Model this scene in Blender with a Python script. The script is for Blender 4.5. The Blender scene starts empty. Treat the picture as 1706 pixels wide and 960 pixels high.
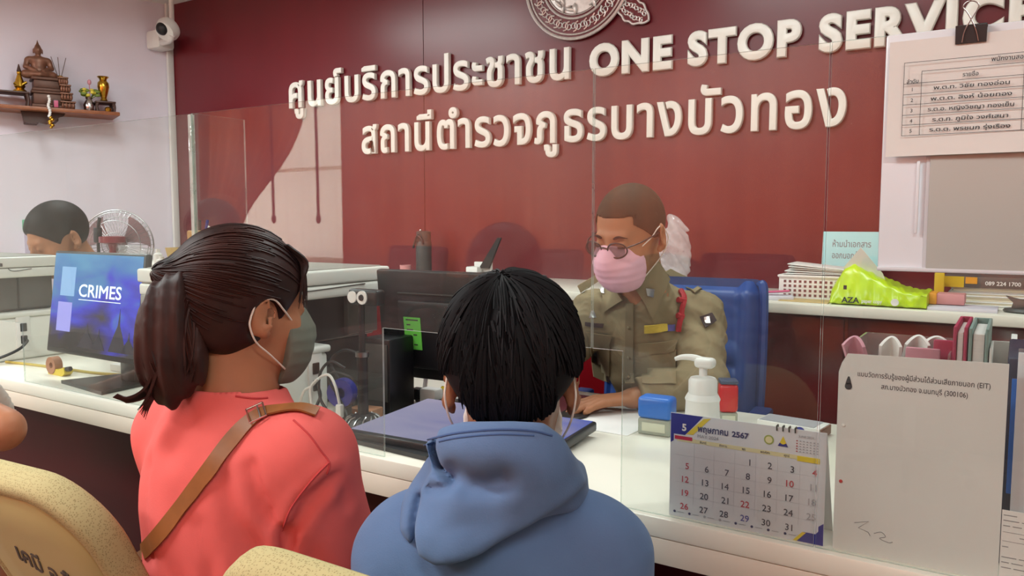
import bpy, bmesh, math, random
import numpy as np
from mathutils import Matrix, Vector
PI = math.pi
C = bpy.context.collection
SC = bpy.context.scene
random.seed(7)

# ------------------------------------------------------------------ camera
FPX, PITCH, YAW, CAMZ = 1330.0, math.radians(4.942), math.radians(57.544), 1.27
cf_ = Vector((-math.cos(YAW), math.sin(YAW), 0)); cr_ = Vector((math.sin(YAW), math.cos(YAW), 0))
cfw = cf_*math.cos(PITCH) - Vector((0, 0, math.sin(PITCH)))
cup = cf_*math.sin(PITCH) + Vector((0, 0, math.cos(PITCH)))
CAM = Vector((0, 0, CAMZ))
cd = bpy.data.cameras.new('camera'); cd.sensor_width = 36.0; cd.lens = 36.0*FPX/1706.0; cd.clip_start = 0.02
cam = bpy.data.objects.new('camera', cd); C.objects.link(cam)
m_ = Matrix((cr_, cup, -cfw)).transposed().to_4x4(); m_.translation = CAM
cam.matrix_world = m_
SC.camera = cam
def ray(x, y): return cfw + cr_*((x-853)/FPX) - cup*((y-480)/FPX)
def at(x, y, dep): return CAM + ray(x, y)*dep
def on_y(x, y, Y): d = ray(x, y); return CAM + d*(Y/d.y)
def on_z(x, y, z): d = ray(x, y); return CAM + d*((z-CAMZ)/d.z)
def on_x(x, y, X): d = ray(x, y); return CAM + d*(X/d.x)

# ------------------------------------------------------------------ view, world, lights
SC.view_settings.view_transform = 'Standard'
SC.view_settings.look = 'None'
SC.view_settings.exposure = 0.12
SC.view_settings.gamma = 1.0
SC.view_settings.use_curve_mapping = False
SC.cycles.use_denoising = True
SC.cycles.max_bounces = 10
SC.cycles.transparent_max_bounces = 24
SC.cycles.caustics_reflective = False
SC.cycles.caustics_refractive = False
SC.cycles.sample_clamp_indirect = 6.0
W = bpy.data.worlds.new('sky'); SC.world = W; W.use_nodes = True
wb = W.node_tree.nodes['Background']
wb.inputs[0].default_value = (0.97, 0.96, 0.88, 1); wb.inputs[1].default_value = 7.0
def area(name, loc, sx, sy, power, col=(.89, 1.0, .985), rot=(0, 0, 0)):
    l = bpy.data.lights.new(name, 'AREA'); l.shape = 'RECTANGLE'; l.size = sx; l.size_y = sy
    l.energy = power; l.color = col
    o = bpy.data.objects.new(name, l); o.location = loc; o.rotation_euler = rot; C.objects.link(o); return o
LAMPS = [(-3.4, 2.15), (-0.9, 2.15), (1.3, 2.15), (-4.2, 0.1), (-1.9, -0.2), (0.6, -0.6), (-6.8, -0.4), (-3.2, -1.5)]
LAMP_W = [25, 20, 17, 70, 40, 26, 44, 46]
for (lx, ly), pw in zip(LAMPS, LAMP_W):
    area('lamp_light', (lx, ly, 2.615), 1.15, 0.28, pw)

# ------------------------------------------------------------------ helpers
def lin(r, g, b):
    f = lambda c: c/12.92 if c <= .04045 else ((c+.055)/1.055)**2.4
    return (f(r/255), f(g/255), f(b/255), 1.0)
MATS = {}
def mat(name, rgb, rough=.55, metal=0., var=.06, vscale=18., bump=0., bscale=120., spec=.5, coat=0., emit=None, estr=0., sheen=0., alpha=None, trans=0., rgb2=None, stretch=None):
    m = bpy.data.materials.new(name); m.use_nodes = True; nt = m.node_tree; b = nt.nodes['Principled BSDF']
    c1 = lin(*rgb); c2 = lin(*rgb2) if rgb2 else tuple(max(0, min(1, v*(1-2*var))) for v in c1[:3])+(1,)
    tc = nt.nodes.new('ShaderNodeTexCoord'); vec = tc.outputs['Object']
    if stretch:
        mp = nt.nodes.new('ShaderNodeMapping'); mp.inputs['Scale'].default_value = stretch
        nt.links.new(vec, mp.inputs[0]); vec = mp.outputs[0]
    if var > 0 or rgb2:
        n = nt.nodes.new('ShaderNodeTexNoise'); n.inputs['Scale'].default_value = vscale; n.inputs['Detail'].default_value = 3
        nt.links.new(vec, n.inputs['Vector'])
        r = nt.nodes.new('ShaderNodeValToRGB'); r.color_ramp.elements[0].position = .3; r.color_ramp.elements[1].position = .7
        r.color_ramp.elements[0].color = c2; r.color_ramp.elements[1].color = c1
        nt.links.new(n.outputs[0], r.inputs[0]); nt.links.new(r.outputs[0], b.inputs['Base Color'])
    else:
        b.inputs['Base Color'].default_value = c1
    b.inputs['Roughness'].default_value = rough; b.inputs['Metallic'].default_value = metal
    b.inputs['Specular IOR Level'].default_value = spec; b.inputs['Coat Weight'].default_value = coat
    b.inputs['Sheen Weight'].default_value = sheen; b.inputs['Transmission Weight'].default_value = trans
    if bump > 0:
        n2 = nt.nodes.new('ShaderNodeTexNoise'); n2.inputs['Scale'].default_value = bscale; n2.inputs['Detail'].default_value = 2
        nt.links.new(vec, n2.inputs['Vector'])
        bp = nt.nodes.new('ShaderNodeBump'); bp.inputs['Strength'].default_value = bump; bp.inputs['Distance'].default_value = .004
        nt.links.new(n2.outputs[0], bp.inputs['Height']); nt.links.new(bp.outputs[0], b.inputs['Normal'])
    if emit:
        b.inputs['Emission Color'].default_value = lin(*emit); b.inputs['Emission Strength'].default_value = estr
    if alpha is not None: b.inputs['Alpha'].default_value = alpha
    MATS[name] = m; return m
def clear_mat(name, tint=(.97, .985, .975), dust=.03, ior=1.49, dustcol=(.75, .72, .68), rough=0.0):
    """clear acrylic or glass sheet: see-through with fresnel reflection and a little dust"""
    m = bpy.data.materials.new(name); m.use_nodes = True; nt = m.node_tree
    for n in list(nt.nodes): nt.nodes.remove(n)
    out = nt.nodes.new('ShaderNodeOutputMaterial'); tr = nt.nodes.new('ShaderNodeBsdfTransparent'); tr.inputs[0].default_value = (*tint, 1)
    gl = nt.nodes.new('ShaderNodeBsdfGlossy'); gl.inputs['Roughness'].default_value = rough
    fr = nt.nodes.new('ShaderNodeFresnel'); fr.inputs[0].default_value = ior
    ge = nt.nodes.new('ShaderNodeNewGeometry'); io = nt.nodes.new('ShaderNodeMapRange')   # a thin sheet: same reflectance on both faces
    io.inputs[3].default_value = ior; io.inputs[4].default_value = 1/ior
    nt.links.new(ge.outputs['Backfacing'], io.inputs[0]); nt.links.new(io.outputs[0], fr.inputs[0])
    mx = nt.nodes.new('ShaderNodeMixShader'); nt.links.new(fr.outputs[0], mx.inputs[0]); nt.links.new(tr.outputs[0], mx.inputs[1]); nt.links.new(gl.outputs[0], mx.inputs[2])
    df = nt.nodes.new('ShaderNodeBsdfDiffuse'); df.inputs[0].default_value = (*dustcol, 1)
    tc = nt.nodes.new('ShaderNodeTexCoord'); nz = nt.nodes.new('ShaderNodeTexNoise'); nz.inputs['Scale'].default_value = 9; nz.inputs['Detail'].default_value = 5
    nt.links.new(tc.outputs['Object'], nz.inputs['Vector'])
    rp = nt.nodes.new('ShaderNodeMapRange'); rp.inputs[1].default_value = .35; rp.inputs[2].default_value = .8; rp.inputs[3].default_value = dust*.6; rp.inputs[4].default_value = dust*1.6
    nt.links.new(nz.outputs[0], rp.inputs[0])
    m2 = nt.nodes.new('ShaderNodeMixShader'); nt.links.new(rp.outputs[0], m2.inputs[0]); nt.links.new(mx.outputs[0], m2.inputs[1]); nt.links.new(df.outputs[0], m2.inputs[2])
    nt.links.new(m2.outputs[0], out.inputs[0]); MATS[name] = m; return m

WM = {}
def frame(o, x, y, z=None):
    """matrix with origin o, axes x and y (z = x cross y)"""
    x = Vector(x).normalized(); y = Vector(y); y = (y - x*y.dot(x)).normalized(); z = x.cross(y)
    M = Matrix((x, y, z)).transposed().to_4x4(); M.translation = Vector(o); return M
class MB:
    def __init__(s): s.bm = bmesh.new()
    def _fin(s, fs, mi, smooth=True):
        for f in fs: f.material_index = mi; f.smooth = smooth
    def box(s, c, size, bev=0., M=None, mi=0, seg=2):
        n0 = set(s.bm.faces)
        r = bmesh.ops.create_cube(s.bm, size=1.0); vs = r['verts']
        for v in vs: v.co = Vector((v.co.x*size[0]+c[0], v.co.y*size[1]+c[1], v.co.z*size[2]+c[2]))
        if bev > 0:
            es = list({e for v in vs for e in v.link_edges})
            bmesh.ops.bevel(s.bm, geom=es, offset=min(bev, min(size)*.49), segments=seg, affect='EDGES', profile=.5)
        fs = [f for f in s.bm.faces if f not in n0]
        if M is not None:
            for v in {v for f in fs for v in f.verts}: v.co = M @ v.co
        s._fin(fs, mi); return s
    def lathe(s, prof, n=24, M=None, mi=0, a0=0., a1=2*PI):
        full = abs(a1-a0-2*PI) < 1e-6; k = n if full else n+1; rings = []
        for r, z in prof:
            ring = []
            for i in range(k):
                a = a0+(a1-a0)*i/n; p = Vector((max(r, 1e-5)*math.cos(a), max(r, 1e-5)*math.sin(a), z))
                ring.append(s.bm.verts.new(M @ p if M is not None else p))
            rings.append(ring)
        fs = []
        for a, b in zip(rings, rings[1:]):
            for i in range(n):
                j = (i+1) % k
                fs.append(s.bm.faces.new((a[i], a[j], b[j], b[i])))
        if full:
            if prof[0][0] > 1e-4: fs.append(s.bm.faces.new(list(reversed(rings[0]))))
            if prof[-1][0] > 1e-4: fs.append(s.bm.faces.new(rings[-1]))
        s._fin(fs, mi); return s
    def tube(s, pts, r, n=8, mi=0, caps=True, flat=None):
        pts = [Vector(p) for p in pts]; m = len(pts)
        rs = r if isinstance(r, (list, tuple)) else [r]*m
        rings = []; up = None
        for i, p in enumerate(pts):
            t = (pts[min(i+1, m-1)]-pts[max(i-1, 0)])
            if t.length < 1e-9: t = Vector((0, 0, 1))
            t.normalize()
            if up is None: up = Vector((0, 0, 1)) if abs(t.z) < .9 else Vector((1, 0, 0))
            up = (up - t*up.dot(t)); up = up.normalized() if up.length > 1e-6 else t.orthogonal().normalized()
            b = t.cross(up)
            fx, fy = flat if flat else (1, 1)
            rings.append([s.bm.verts.new(p+(up*math.cos(2*PI*k/n)*fx+b*math.sin(2*PI*k/n)*fy)*max(rs[i], 1e-5)) for k in range(n)])
        fs = []
        for a, b in zip(rings, rings[1:]):
            for k in range(n): fs.append(s.bm.faces.new((a[k], a[(k+1) % n], b[(k+1) % n], b[k])))
        if caps:
            fs.append(s.bm.faces.new(list(reversed(rings[0])))); fs.append(s.bm.faces.new(rings[-1]))
        s._fin(fs, mi); return s
    def prism(s, poly, M, h, mi=0, mi_side=None, smooth=False):
        a = [s.bm.verts.new(M @ Vector((x, y, 0))) for x, y in poly]; b = [s.bm.verts.new(M @ Vector((x, y, h))) for x, y in poly]
        n = len(poly); top = s.bm.faces.new(b); bot = s.bm.faces.new(list(reversed(a)))
        s._fin([top, bot], mi, smooth)
        s._fin([s.bm.faces.new((a[i], a[(i+1) % n], b[(i+1) % n], b[i])) for i in range(n)], mi if mi_side is None else mi_side, smooth)
        return s
    def grid(s, fn, nu, nv, mi=0, thick=0.):
        g = [[s.bm.verts.new(fn(i/nu, j/nv)) for j in range(nv+1)] for i in range(nu+1)]
        fs = [s.bm.faces.new((g[i][j], g[i+1][j], g[i+1][j+1], g[i][j+1])) for i in range(nu) for j in range(nv)]
        s._fin(fs, mi)
        if thick:
            bmesh.ops.recalc_face_normals(s.bm, faces=fs)
            r = bmesh.ops.solidify(s.bm, geom=fs, thickness=thick)
            s._fin([f for f in r['geom'] if isinstance(f, bmesh.types.BMFace)], mi)
        return s
    def sphere(s, c, r, M=None, n=16, mi=0):
        R = r if isinstance(r, (tuple, list)) else (r, r, r); n0 = set(s.bm.faces)
        q = bmesh.ops.create_uvsphere(s.bm, u_segments=n, v_segments=max(6, n*2//3), radius=1)
        for v in q['verts']:
            p = Vector((v.co.x*R[0]+c[0], v.co.y*R[1]+c[1], v.co.z*R[2]+c[2])); v.co = M @ p if M is not None else p
        s._fin([f for f in s.bm.faces if f not in n0], mi); return s
    def text(s, body, M, size, mi=0, depth=.0004, off=0., align='LEFT', width=None, space=1.0, shear=0., res=3, bold=0., ext=0.):
        cu = bpy.data.curves.new('lettering', 'FONT'); cu.body = body; cu.size = 1.0; cu.offset = off; cu.extrude = ext; cu.bevel_depth = bold; cu.bevel_resolution = 1
        cu.space_character = space; cu.shear = shear; cu.resolution_u = res
        o = bpy.data.objects.new('lettering', cu); C.objects.link(o)
        dg = bpy.context.evaluated_depsgraph_get(); me = bpy.data.meshes.new_from_object(o.evaluated_get(dg))
        bpy.data.objects.remove(o); bpy.data.curves.remove(cu)
        xs = [v.co.x for v in me.vertices] or [0, 1]; x0, x1 = min(xs), max(xs)
        sx = size if width is None else width/(x1-x0)
        ox = -x0 if align == 'LEFT' else (-(x0+x1)/2 if align == 'CENTER' else -x1)
        tb = bmesh.new(); tb.from_mesh(me); bpy.data.meshes.remove(me)
        bmesh.ops.remove_doubles(tb, verts=tb.verts, dist=1e-5)
        bmesh.ops.recalc_face_normals(tb, faces=tb.faces)
        if depth > 0 and not ext:
            for f in tb.faces:
                if f.normal.z < 0: f.normal_flip()
            r = bmesh.ops.extrude_face_region(tb, geom=list(tb.faces))
            for g in r['geom']:
                if isinstance(g, bmesh.types.BMVert): g.co.z += 1.0
        mp = {}
        for v in tb.verts: mp[v.index] = None
        tb.verts.index_update()
        nv = [s.bm.verts.new(M @ Vector(((v.co.x+ox)*sx, v.co.y*size, v.co.z*depth))) for v in tb.verts]
        fs = []
        for f in tb.faces:
            try: fs.append(s.bm.faces.new([nv[v.index] for v in f.verts]))
            except ValueError: pass
        s._fin(fs, mi, False); tb.free(); return s
    def raw(s, V, F, mi=0):
        vs = [s.bm.verts.new(Vector(v)) for v in V]; fs = []
        for f in F:
            try: fs.append(s.bm.faces.new([vs[i] for i in f]))
            except ValueError: pass
        s._fin(fs, mi); return s
    def xform(s, M):
        bmesh.ops.transform(s.bm, matrix=M, verts=s.bm.verts); return s
    def build(s, name, mats, parent=None, world=True, sharp=35, recalc=True):
        if recalc: bmesh.ops.recalc_face_normals(s.bm, faces=s.bm.faces)
        me = bpy.data.meshes.new(name); s.bm.to_mesh(me); s.bm.free()
        for m in (mats if isinstance(mats, (list, tuple)) else [mats]): me.materials.append(MATS[m] if isinstance(m, str) else m)
        if sharp: me.set_sharp_from_angle(angle=math.radians(sharp))
        o = bpy.data.objects.new(name, me); C.objects.link(o)
        if parent is not None:
            o.parent = parent; P = WM[parent.name]
            if world: me.transform(P.inverted())
            WM[o.name] = P
        else: WM[o.name] = Matrix.Identity(4)
        return o
def tag(o, label=None, cat=None, group=None, kind=None):
    if label: o['label'] = label
    if cat: o['category'] = cat
    if group: o['group'] = group
    if kind: o['kind'] = kind
    return o
def thing(name, label, cat, loc, rz=0., group=None):
    o = bpy.data.objects.new(name, None); C.objects.link(o); o.empty_display_size = .05
    M = Matrix.Translation(Vector(loc)) @ Matrix.Rotation(rz, 4, 'Z'); o.matrix_world = M; WM[o.name] = M
    return tag(o, label, cat, group)
def struct(o, label=None):
    o['kind'] = 'structure'
    if label: o['label'] = label
    return o
def reorigin(o, p):
    """put a single-mesh thing's origin at its base point"""
    p = Vector(p); o.data.transform(Matrix.Translation(-p)); o.location = p; WM[o.name] = Matrix.Translation(p); return o
def dup(root, loc, rz, label, group=None):
    r = root.copy(); C.objects.link(r)
    M = Matrix.Translation(Vector(loc)) @ Matrix.Rotation(rz, 4, 'Z'); r.matrix_world = M; WM[r.name] = M
    r['label'] = label
    if group: r['group'] = group
    for ch in list(root.children):
        c = ch.copy(); C.objects.link(c); c.parent = r; WM[c.name] = M
        for g in ch.children:
            d = g.copy(); C.objects.link(d); d.parent = c; WM[d.name] = M
    return r
def bez(pts, n=24):
    """smooth Catmull-Rom curve through pts"""
    P = [Vector(p) for p in pts]; P = [P[0]*2-P[1]]+P+[P[-1]*2-P[-2]]; out = []
    segs = len(P)-3
    for i in range(segs):
        p0, p1, p2, p3 = P[i:i+4]; k = max(2, n//segs)
        for j in range(k):
            t = j/k
            out.append(.5*((2*p1)+(p2-p0)*t+(2*p0-5*p1+4*p2-p3)*t*t+(3*p1-p0-3*p2+p3)*t**3))
    out.append(P[-2]); return out

# signed-distance bodies -----------------------------------------------------
def V3(*a): return np.array(a, float)
def cap(P, a, b, ra, rb=None):
    rb = ra if rb is None else rb; a = np.asarray(a, float); b = np.asarray(b, float); pa = P-a; ba = b-a
    t = np.clip(pa@ba/max(ba@ba, 1e-12), 0, 1)
    return np.linalg.norm(pa-t[:, None]*ba, axis=1)-(ra+(rb-ra)*t)
def ell(P, c, r, R=None):
    q = P-np.asarray(c, float)
    if R is not None: q = q@R
    r = np.asarray(r, float); k0 = np.linalg.norm(q/r, axis=1); k1 = np.linalg.norm(q/(r*r), axis=1)
    return k0*(k0-1)/np.maximum(k1, 1e-9)
def smin(a, b, k): h = np.clip(.5+.5*(b-a)/k, 0, 1); return b+(a-b)*h-k*h*(1-h)
def smax(a, b, k): return -smin(-a, -b, k)
def chain(P, pts, rs, k=.02):
    d = None
    for i in range(len(pts)-1):
        c = cap(P, pts[i], pts[i+1], rs[i], rs[i+1]); d = c if d is None else smin(d, c, k)
    return d
def rbox(P, c, hs, r, R=None):
    q = P-np.asarray(c, float)
    if R is not None: q = q@R
    q = np.abs(q)-(np.asarray(hs, float)-r)
    return np.linalg.norm(np.maximum(q, 0), axis=1)+np.minimum(q.max(axis=1), 0)-r
def rotm(yaw=0., pitch=0., roll=0.):
    """columns = local axes (x right, y forward, z up); yaw about z, pitch nods the face down, roll tilts"""
    return np.array((Matrix.Rotation(yaw, 3, 'Z') @ Matrix.Rotation(-pitch, 3, 'X') @ Matrix.Rotation(roll, 3, 'Y')))
def surfnet(f, lo, hi, h, bs=20):
    lo = np.asarray(lo, float); hi = np.asarray(hi, float); n = np.ceil((hi-lo)/h).astype(int)+1
    ax = [lo[i]+h*np.arange(n[i]) for i in range(3)]; D = np.empty(n)
    blocks = [(i, j, k) for i in range(0, n[0], bs) for j in range(0, n[1], bs) for k in range(0, n[2], bs)]
    cen = np.array([[ax[a][min(b[a]+bs//2, n[a]-1)] for a in range(3)] for b in blocks]); dc = f(cen)
    rad = h*bs*.5*1.9+.02
    for b, d in zip(blocks, dc):
        sl = tuple(slice(b[a], min(b[a]+bs, n[a])) for a in range(3))
        if abs(d) > rad: D[sl] = d; continue
        g = np.stack(np.meshgrid(ax[0][sl[0]], ax[1][sl[1]], ax[2][sl[2]], indexing='ij'), -1)
        D[sl] = f(g.reshape(-1, 3)).reshape(g.shape[:3])
    S = D < 0; nx, ny, nz = n-1
    cs = np.zeros((nx, ny, nz), int)
    for i in (0, 1):
        for j in (0, 1):
            for k in (0, 1): cs += S[i:i+nx, j:j+ny, k:k+nz]
    act = (cs > 0) & (cs < 8); idx = -np.ones((nx, ny, nz), int); ci = np.argwhere(act); idx[act] = np.arange(len(ci))
    acc = np.zeros((len(ci), 3)); cnt = np.zeros(len(ci)); cor = [(i, j, k) for i in (0, 1) for j in (0, 1) for k in (0, 1)]
    for a in range(8):
        for b in range(a+1, 8):
            A, B = np.array(cor[a]), np.array(cor[b])
            if abs(A-B).sum() != 1: continue
            da = D[tuple((ci+A).T)]; db = D[tuple((ci+B).T)]; x = (da < 0) != (db < 0)
            t = np.where(x, da/np.where(x, da-db, 1), 0)
            acc += np.where(x[:, None], A+(B-A)*t[:, None], 0); cnt += x
    Vt = lo+h*(ci+acc/np.maximum(cnt, 1)[:, None]); F = []
    for a in range(3):
        o1, o2 = [q for q in range(3) if q != a]
        s0 = [slice(None)]*3; s1 = [slice(None)]*3; s0[a] = slice(0, -1); s1[a] = slice(1, None)
        e = np.argwhere(S[tuple(s0)] != S[tuple(s1)])
        e = e[(e[:, o1] > 0) & (e[:, o2] > 0) & (e[:, o1] < n[o1]-1) & (e[:, o2] < n[o2]-1)]
        if not len(e): continue
        def g(d1, d2):
            q = e.copy(); q[:, o1] += d1; q[:, o2] += d2; return idx[tuple(q.T)]
        Q = np.stack([g(-1, -1), g(0, -1), g(0, 0), g(-1, 0)], 1); ins = S[tuple(e.T)]
        flip = ins if a != 1 else ~ins
        Q[~flip] = Q[~flip][:, ::-1]; F.append(Q)
    F = np.concatenate(F); F = F[(F >= 0).all(1)]
    return Vt, F
def sdf_obj(name, f, lo, hi, h, mats, M=None, parent=None, smooth_it=1, mfn=None):
    """mesh the zero surface of f (person-local coordinates), placed by M"""
    Vt, F = surfnet(f, lo, hi, h)
    for _ in range(smooth_it):
        s = np.zeros_like(Vt); c = np.zeros(len(Vt))
        for a in range(4):
            i, j = F[:, a], F[:, (a+1) % 4]
            np.add.at(s, i, Vt[j]); np.add.at(s, j, Vt[i]); np.add.at(c, i, 1); np.add.at(c, j, 1)
        Vt = Vt*.4+.6*s/np.maximum(c, 1)[:, None]
    me = bpy.data.meshes.new(name)
    me.from_pydata(Vt.tolist(), [], F.tolist()); me.update()
    for m in (mats if isinstance(mats, (list, tuple)) else [mats]): me.materials.append(MATS[m])
    me.polygons.foreach_set('use_smooth', [True]*len(me.polygons))
    if mfn is not None:
        me.polygons.foreach_set('material_index', mfn(Vt[F].mean(1)).astype(int).tolist())
    if M is not None: me.transform(M)
    o = bpy.data.objects.new(name, me); C.objects.link(o)
    if parent is not None:
        o.parent = parent; me.transform(WM[parent.name].inverted()); WM[o.name] = WM[parent.name]
    else: WM[o.name] = Matrix.Identity(4)
    return o
def wave(P, d, f, ph=0.): return np.sin((P@np.asarray(d, float))*f+ph)
# ------------------------------------------------------------------ materials of the room
mat('red_laminate', (106, 22, 32), rough=.30, var=.10, vscale=2.2, spec=.5, stretch=(1, 1, .25))
mat('red_gloss', (112, 12, 20), rough=.16, var=.14, vscale=3.0, spec=.5)
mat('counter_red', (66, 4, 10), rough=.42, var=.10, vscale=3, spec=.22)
mat('lilac_wall', (226, 218, 229), rough=.75, var=.02, vscale=5)
mat('cream_wall', (214, 205, 192), rough=.8, var=.03, vscale=4)
mat('ceiling_board', (226, 218, 214), rough=.85, var=.02, vscale=8)
mat('floor_tile', (128, 118, 110), rough=.35, var=.08, vscale=6)
mat('counter_white', (232, 228, 214), rough=.28, var=.02, vscale=4)
mat('fascia_cream', (226, 214, 198), rough=.4, var=.03, vscale=4)
mat('white_plastic', (226, 226, 222), rough=.4, var=.02)
mat('white_paper', (224, 221, 217), rough=.8, var=.02, vscale=9)
mat('grey_paper', (214, 213, 209), rough=.75, var=.02, vscale=9)
mat('sign_white', (232, 228, 220), rough=.38, var=.02)
mat('ink', (48, 46, 50), rough=.7, var=0)
mat('grey_ink', (128, 126, 128), rough=.7, var=0)
mat('black_plastic', (22, 22, 25), rough=.42, var=.05)
mat('grey_dark', (62, 62, 60), rough=.45, var=.06)
mat('chrome', (205, 200, 198), rough=.22, metal=1., var=.03)
mat('steel', (150, 150, 150), rough=.3, metal=1., var=.03)
mat('gold', (205, 160, 60), rough=.26, metal=1., var=.12, vscale=40)
mat('dark_wood', (70, 38, 26), rough=.45, var=.15, vscale=30)
mat('brown_wood', (150, 88, 52), rough=.45, var=.16, vscale=14, stretch=(6, 1, 6))
mat('lamp_face', (255, 252, 245), rough=.5, var=0, emit=(255, 250, 240), estr=2.0)
clear_mat('acrylic', dust=.015)
clear_mat('acrylic_edge', tint=(.80, .90, .86), dust=.30, dustcol=(.86, .84, .80))
clear_mat('clear_plastic', dust=.10, dustcol=(.8, .8, .8), rough=.08)

# ------------------------------------------------------------------ room shell
def wx(Y): return -4.89-.3*(3.41-Y)          # slightly splayed left wall
def solid(name, mats, *boxes, bev=0.):
    b = MB()
    for c, s in boxes: b.box(c, s, bev)
    return struct(b.build(name, mats))
solid('floor', 'floor_tile', ((-3, .5, -.05), (12.4, 6.4, .1)))
solid('ceiling', 'ceiling_board', ((-3, .5, 2.75), (12.4, 6.4, .1)))
# red laminate panels with hairline joints
b = MB()
b.box((-1.3, 3.47, 1.35), (8.6, .08, 2.7), mi=1)
for xa, xb in ((-5.4, -2.7295), (-2.7265, 2.5)): b.box(((xa+xb)/2, 3.42, 1.35), (xb-xa, .02, 2.7), .0012, mi=0, seg=1)
struct(b.build('wall_back', ['red_laminate', 'black_plastic']))
b = MB(); p0, p1 = Vector((wx(3.44), 3.44, 0)), Vector((wx(1.15), 1.15, 0))
d = (p1-p0).normalized(); nrm = Vector((d.y, -d.x, 0))
if nrm.x > 0: nrm = -nrm
Mw = Matrix((nrm, d, Vector((0, 0, 1)))).transposed().to_4x4(); Mw.translation = p0
b.prism([(0, 0), (.12, 0), (.12, (p1-p0).length), (0, (p1-p0).length)], Mw, 2.7)
struct(b.build('wall_left', 'lilac_wall'))
solid('wall_return', 'lilac_wall', ((-7.3, 1.25, 1.35), (3.4, .12, 2.7)))
solid('wall_far', 'cream_wall', ((-9.05, -.6, 1.35), (.1, 3.7, 2.7)))
solid('wall_right', 'cream_wall', ((2.45, .5, 1.35), (.1, 5.9, 2.7)))
# rear wall behind the public side: a band of windows, curtained
RY = -2.36; GY0 = 1.27
solid('wall_rear', 'cream_wall', ((-7.75, RY-.06, 1.35), (2.6, .12, 2.7)), ((2.0, RY-.06, 1.35), (.8, .12, 2.7)), ((-2.45, RY-.06, 2.6), (8.1, .12, .2)))
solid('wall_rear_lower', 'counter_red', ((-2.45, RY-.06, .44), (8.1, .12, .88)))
b = MB()
for i in range(5):
    xa = -6.45+i*2.0; b.box((xa, RY-.05, 1.69), (.07, .07, 1.62))
b.box((-2.45, RY-.05, .91), (8.1, .07, .06)); b.box((-2.45, RY-.05, 2.47), (8.1, .07, .06)); b.box((-2.45, RY-.05, 1.7), (8.1, .04, .03))
struct(b.build('window_1', 'white_plastic'))
# white cable trunking up the corner
b = MB(); b.box((wx(3.39)+.022, 3.385, 1.35), (.022, .045, 2.7), .004)
struct(b.build('trim_1', 'white_plastic'))
b = MB()
b.box((wx(2.3)+.02, 2.3, .05), (.02, 2.2, .1), M=Matrix.Translation((wx(2.3), 2.3, 0)) @ Matrix.Rotation(math.atan(-.3), 4, 'Z') @ Matrix.Translation((-wx(2.3), -2.3, 0)))
struct(b.build('baseboard_left', 'white_plastic'))

# curtains behind the public side (seen in the acrylic)
def cloth_mat(name, rgb, transl, clear=0.):
    m = bpy.data.materials.new(name); m.use_nodes = True; nt = m.node_tree; nt.nodes.remove(nt.nodes['Principled BSDF'])
    out = nt.nodes['Material Output']; d_ = nt.nodes.new('ShaderNodeBsdfDiffuse'); t_ = nt.nodes.new('ShaderNodeBsdfTranslucent'); mx = nt.nodes.new('ShaderNodeMixShader')
    d_.inputs[0].default_value = lin(*rgb); t_.inputs[0].default_value = lin(*rgb); mx.inputs[0].default_value = transl
    nt.links.new(d_.outputs[0], mx.inputs[1]); nt.links.new(t_.outputs[0], mx.inputs[2]); last = mx
    if clear:
        tr = nt.nodes.new('ShaderNodeBsdfTransparent'); m2 = nt.nodes.new('ShaderNodeMixShader'); m2.inputs[0].default_value = clear
        nt.links.new(mx.outputs[0], m2.inputs[1]); nt.links.new(tr.outputs[0], m2.inputs[2]); last = m2
    nt.links.new(last.outputs[0], out.inputs[0]); MATS[name] = m
cloth_mat('red_curtain', (172, 84, 54), .60)
mat('emblem_silver', (222, 214, 210), rough=.34, metal=.55, var=.10, vscale=60)
cloth_mat('sheer_curtain', (244, 226, 204), .6, .28)
def curtain(name, label, xa, xb, y, mt, fold=.075, amp=.03, gather=None, rail=True):
    root = thing(name, label, 'curtain', ((xa+xb)/2, y, .06))
    def fn(u, v):
        x = xa+(xb-xa)*u; z = .84+(2.50-.84)*v; a = amp*(math.sin(x/fold*2*PI*.5)+.45*math.sin(x/fold*1.31+1))
        if gather:
            zc, xc, k = gather; w = 1-k*math.exp(-((z-zc)/.62)**2) if z > zc else 1-k*(.55+.45*math.exp(-((z-zc)/.4)**2))
            x = xc+(x-xc)*w
        return Vector((x, y+a, z))
    n = max(30, int((xb-xa)/.018))
    MB().grid(fn, n, 26).build('cloth', mt, root, sharp=None)
    if rail: MB().tube([(xa-.05, y, 2.53), (xb+.05, y, 2.53)], .014, 10).build('rail', 'white_plastic', root)
    return root
# mirrored in the sheet y = 1.27: virtual (x, 4.9) is the place (x, -2.36)
curtain('curtain', 'red curtain gathered by a tie beside the bright sheer window', -6.5, -5.02, RY+.13, 'red_curtain', gather=(1.12, -6.45, .62))
curtain('curtain', 'white sheer curtain hanging over the bright bare window', -5.95, -4.55, RY+.06, 'sheer_curtain', fold=.10, amp=.016)
curtain('curtain', 'long closed red curtain over the window row behind the public seats', -4.68, 1.3, RY+.14, 'red_curtain', fold=.11)
b = MB()
for xx in (-5.42, -4.90):
    pass
for i, xx in enumerate((-5.36, -4.83)):
    w = thing('curtain_pull', ('red pull cord hanging in front of the sheer window beside the tied curtain', 'red pull cord hanging in front of the sheer window beside the closed curtain')[i], 'cord', (xx, RY+.25, 1.2))
    MB().tube([(xx, RY+.25, 2.52), (xx+.01, RY+.25, 1.3)], .012, 8).build('cord', 'red_gloss', w)
    MB().sphere((xx+.01, RY+.25, 1.27), (.022, .022, .04), n=10).build('tassel', 'red_gloss', w)

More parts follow.
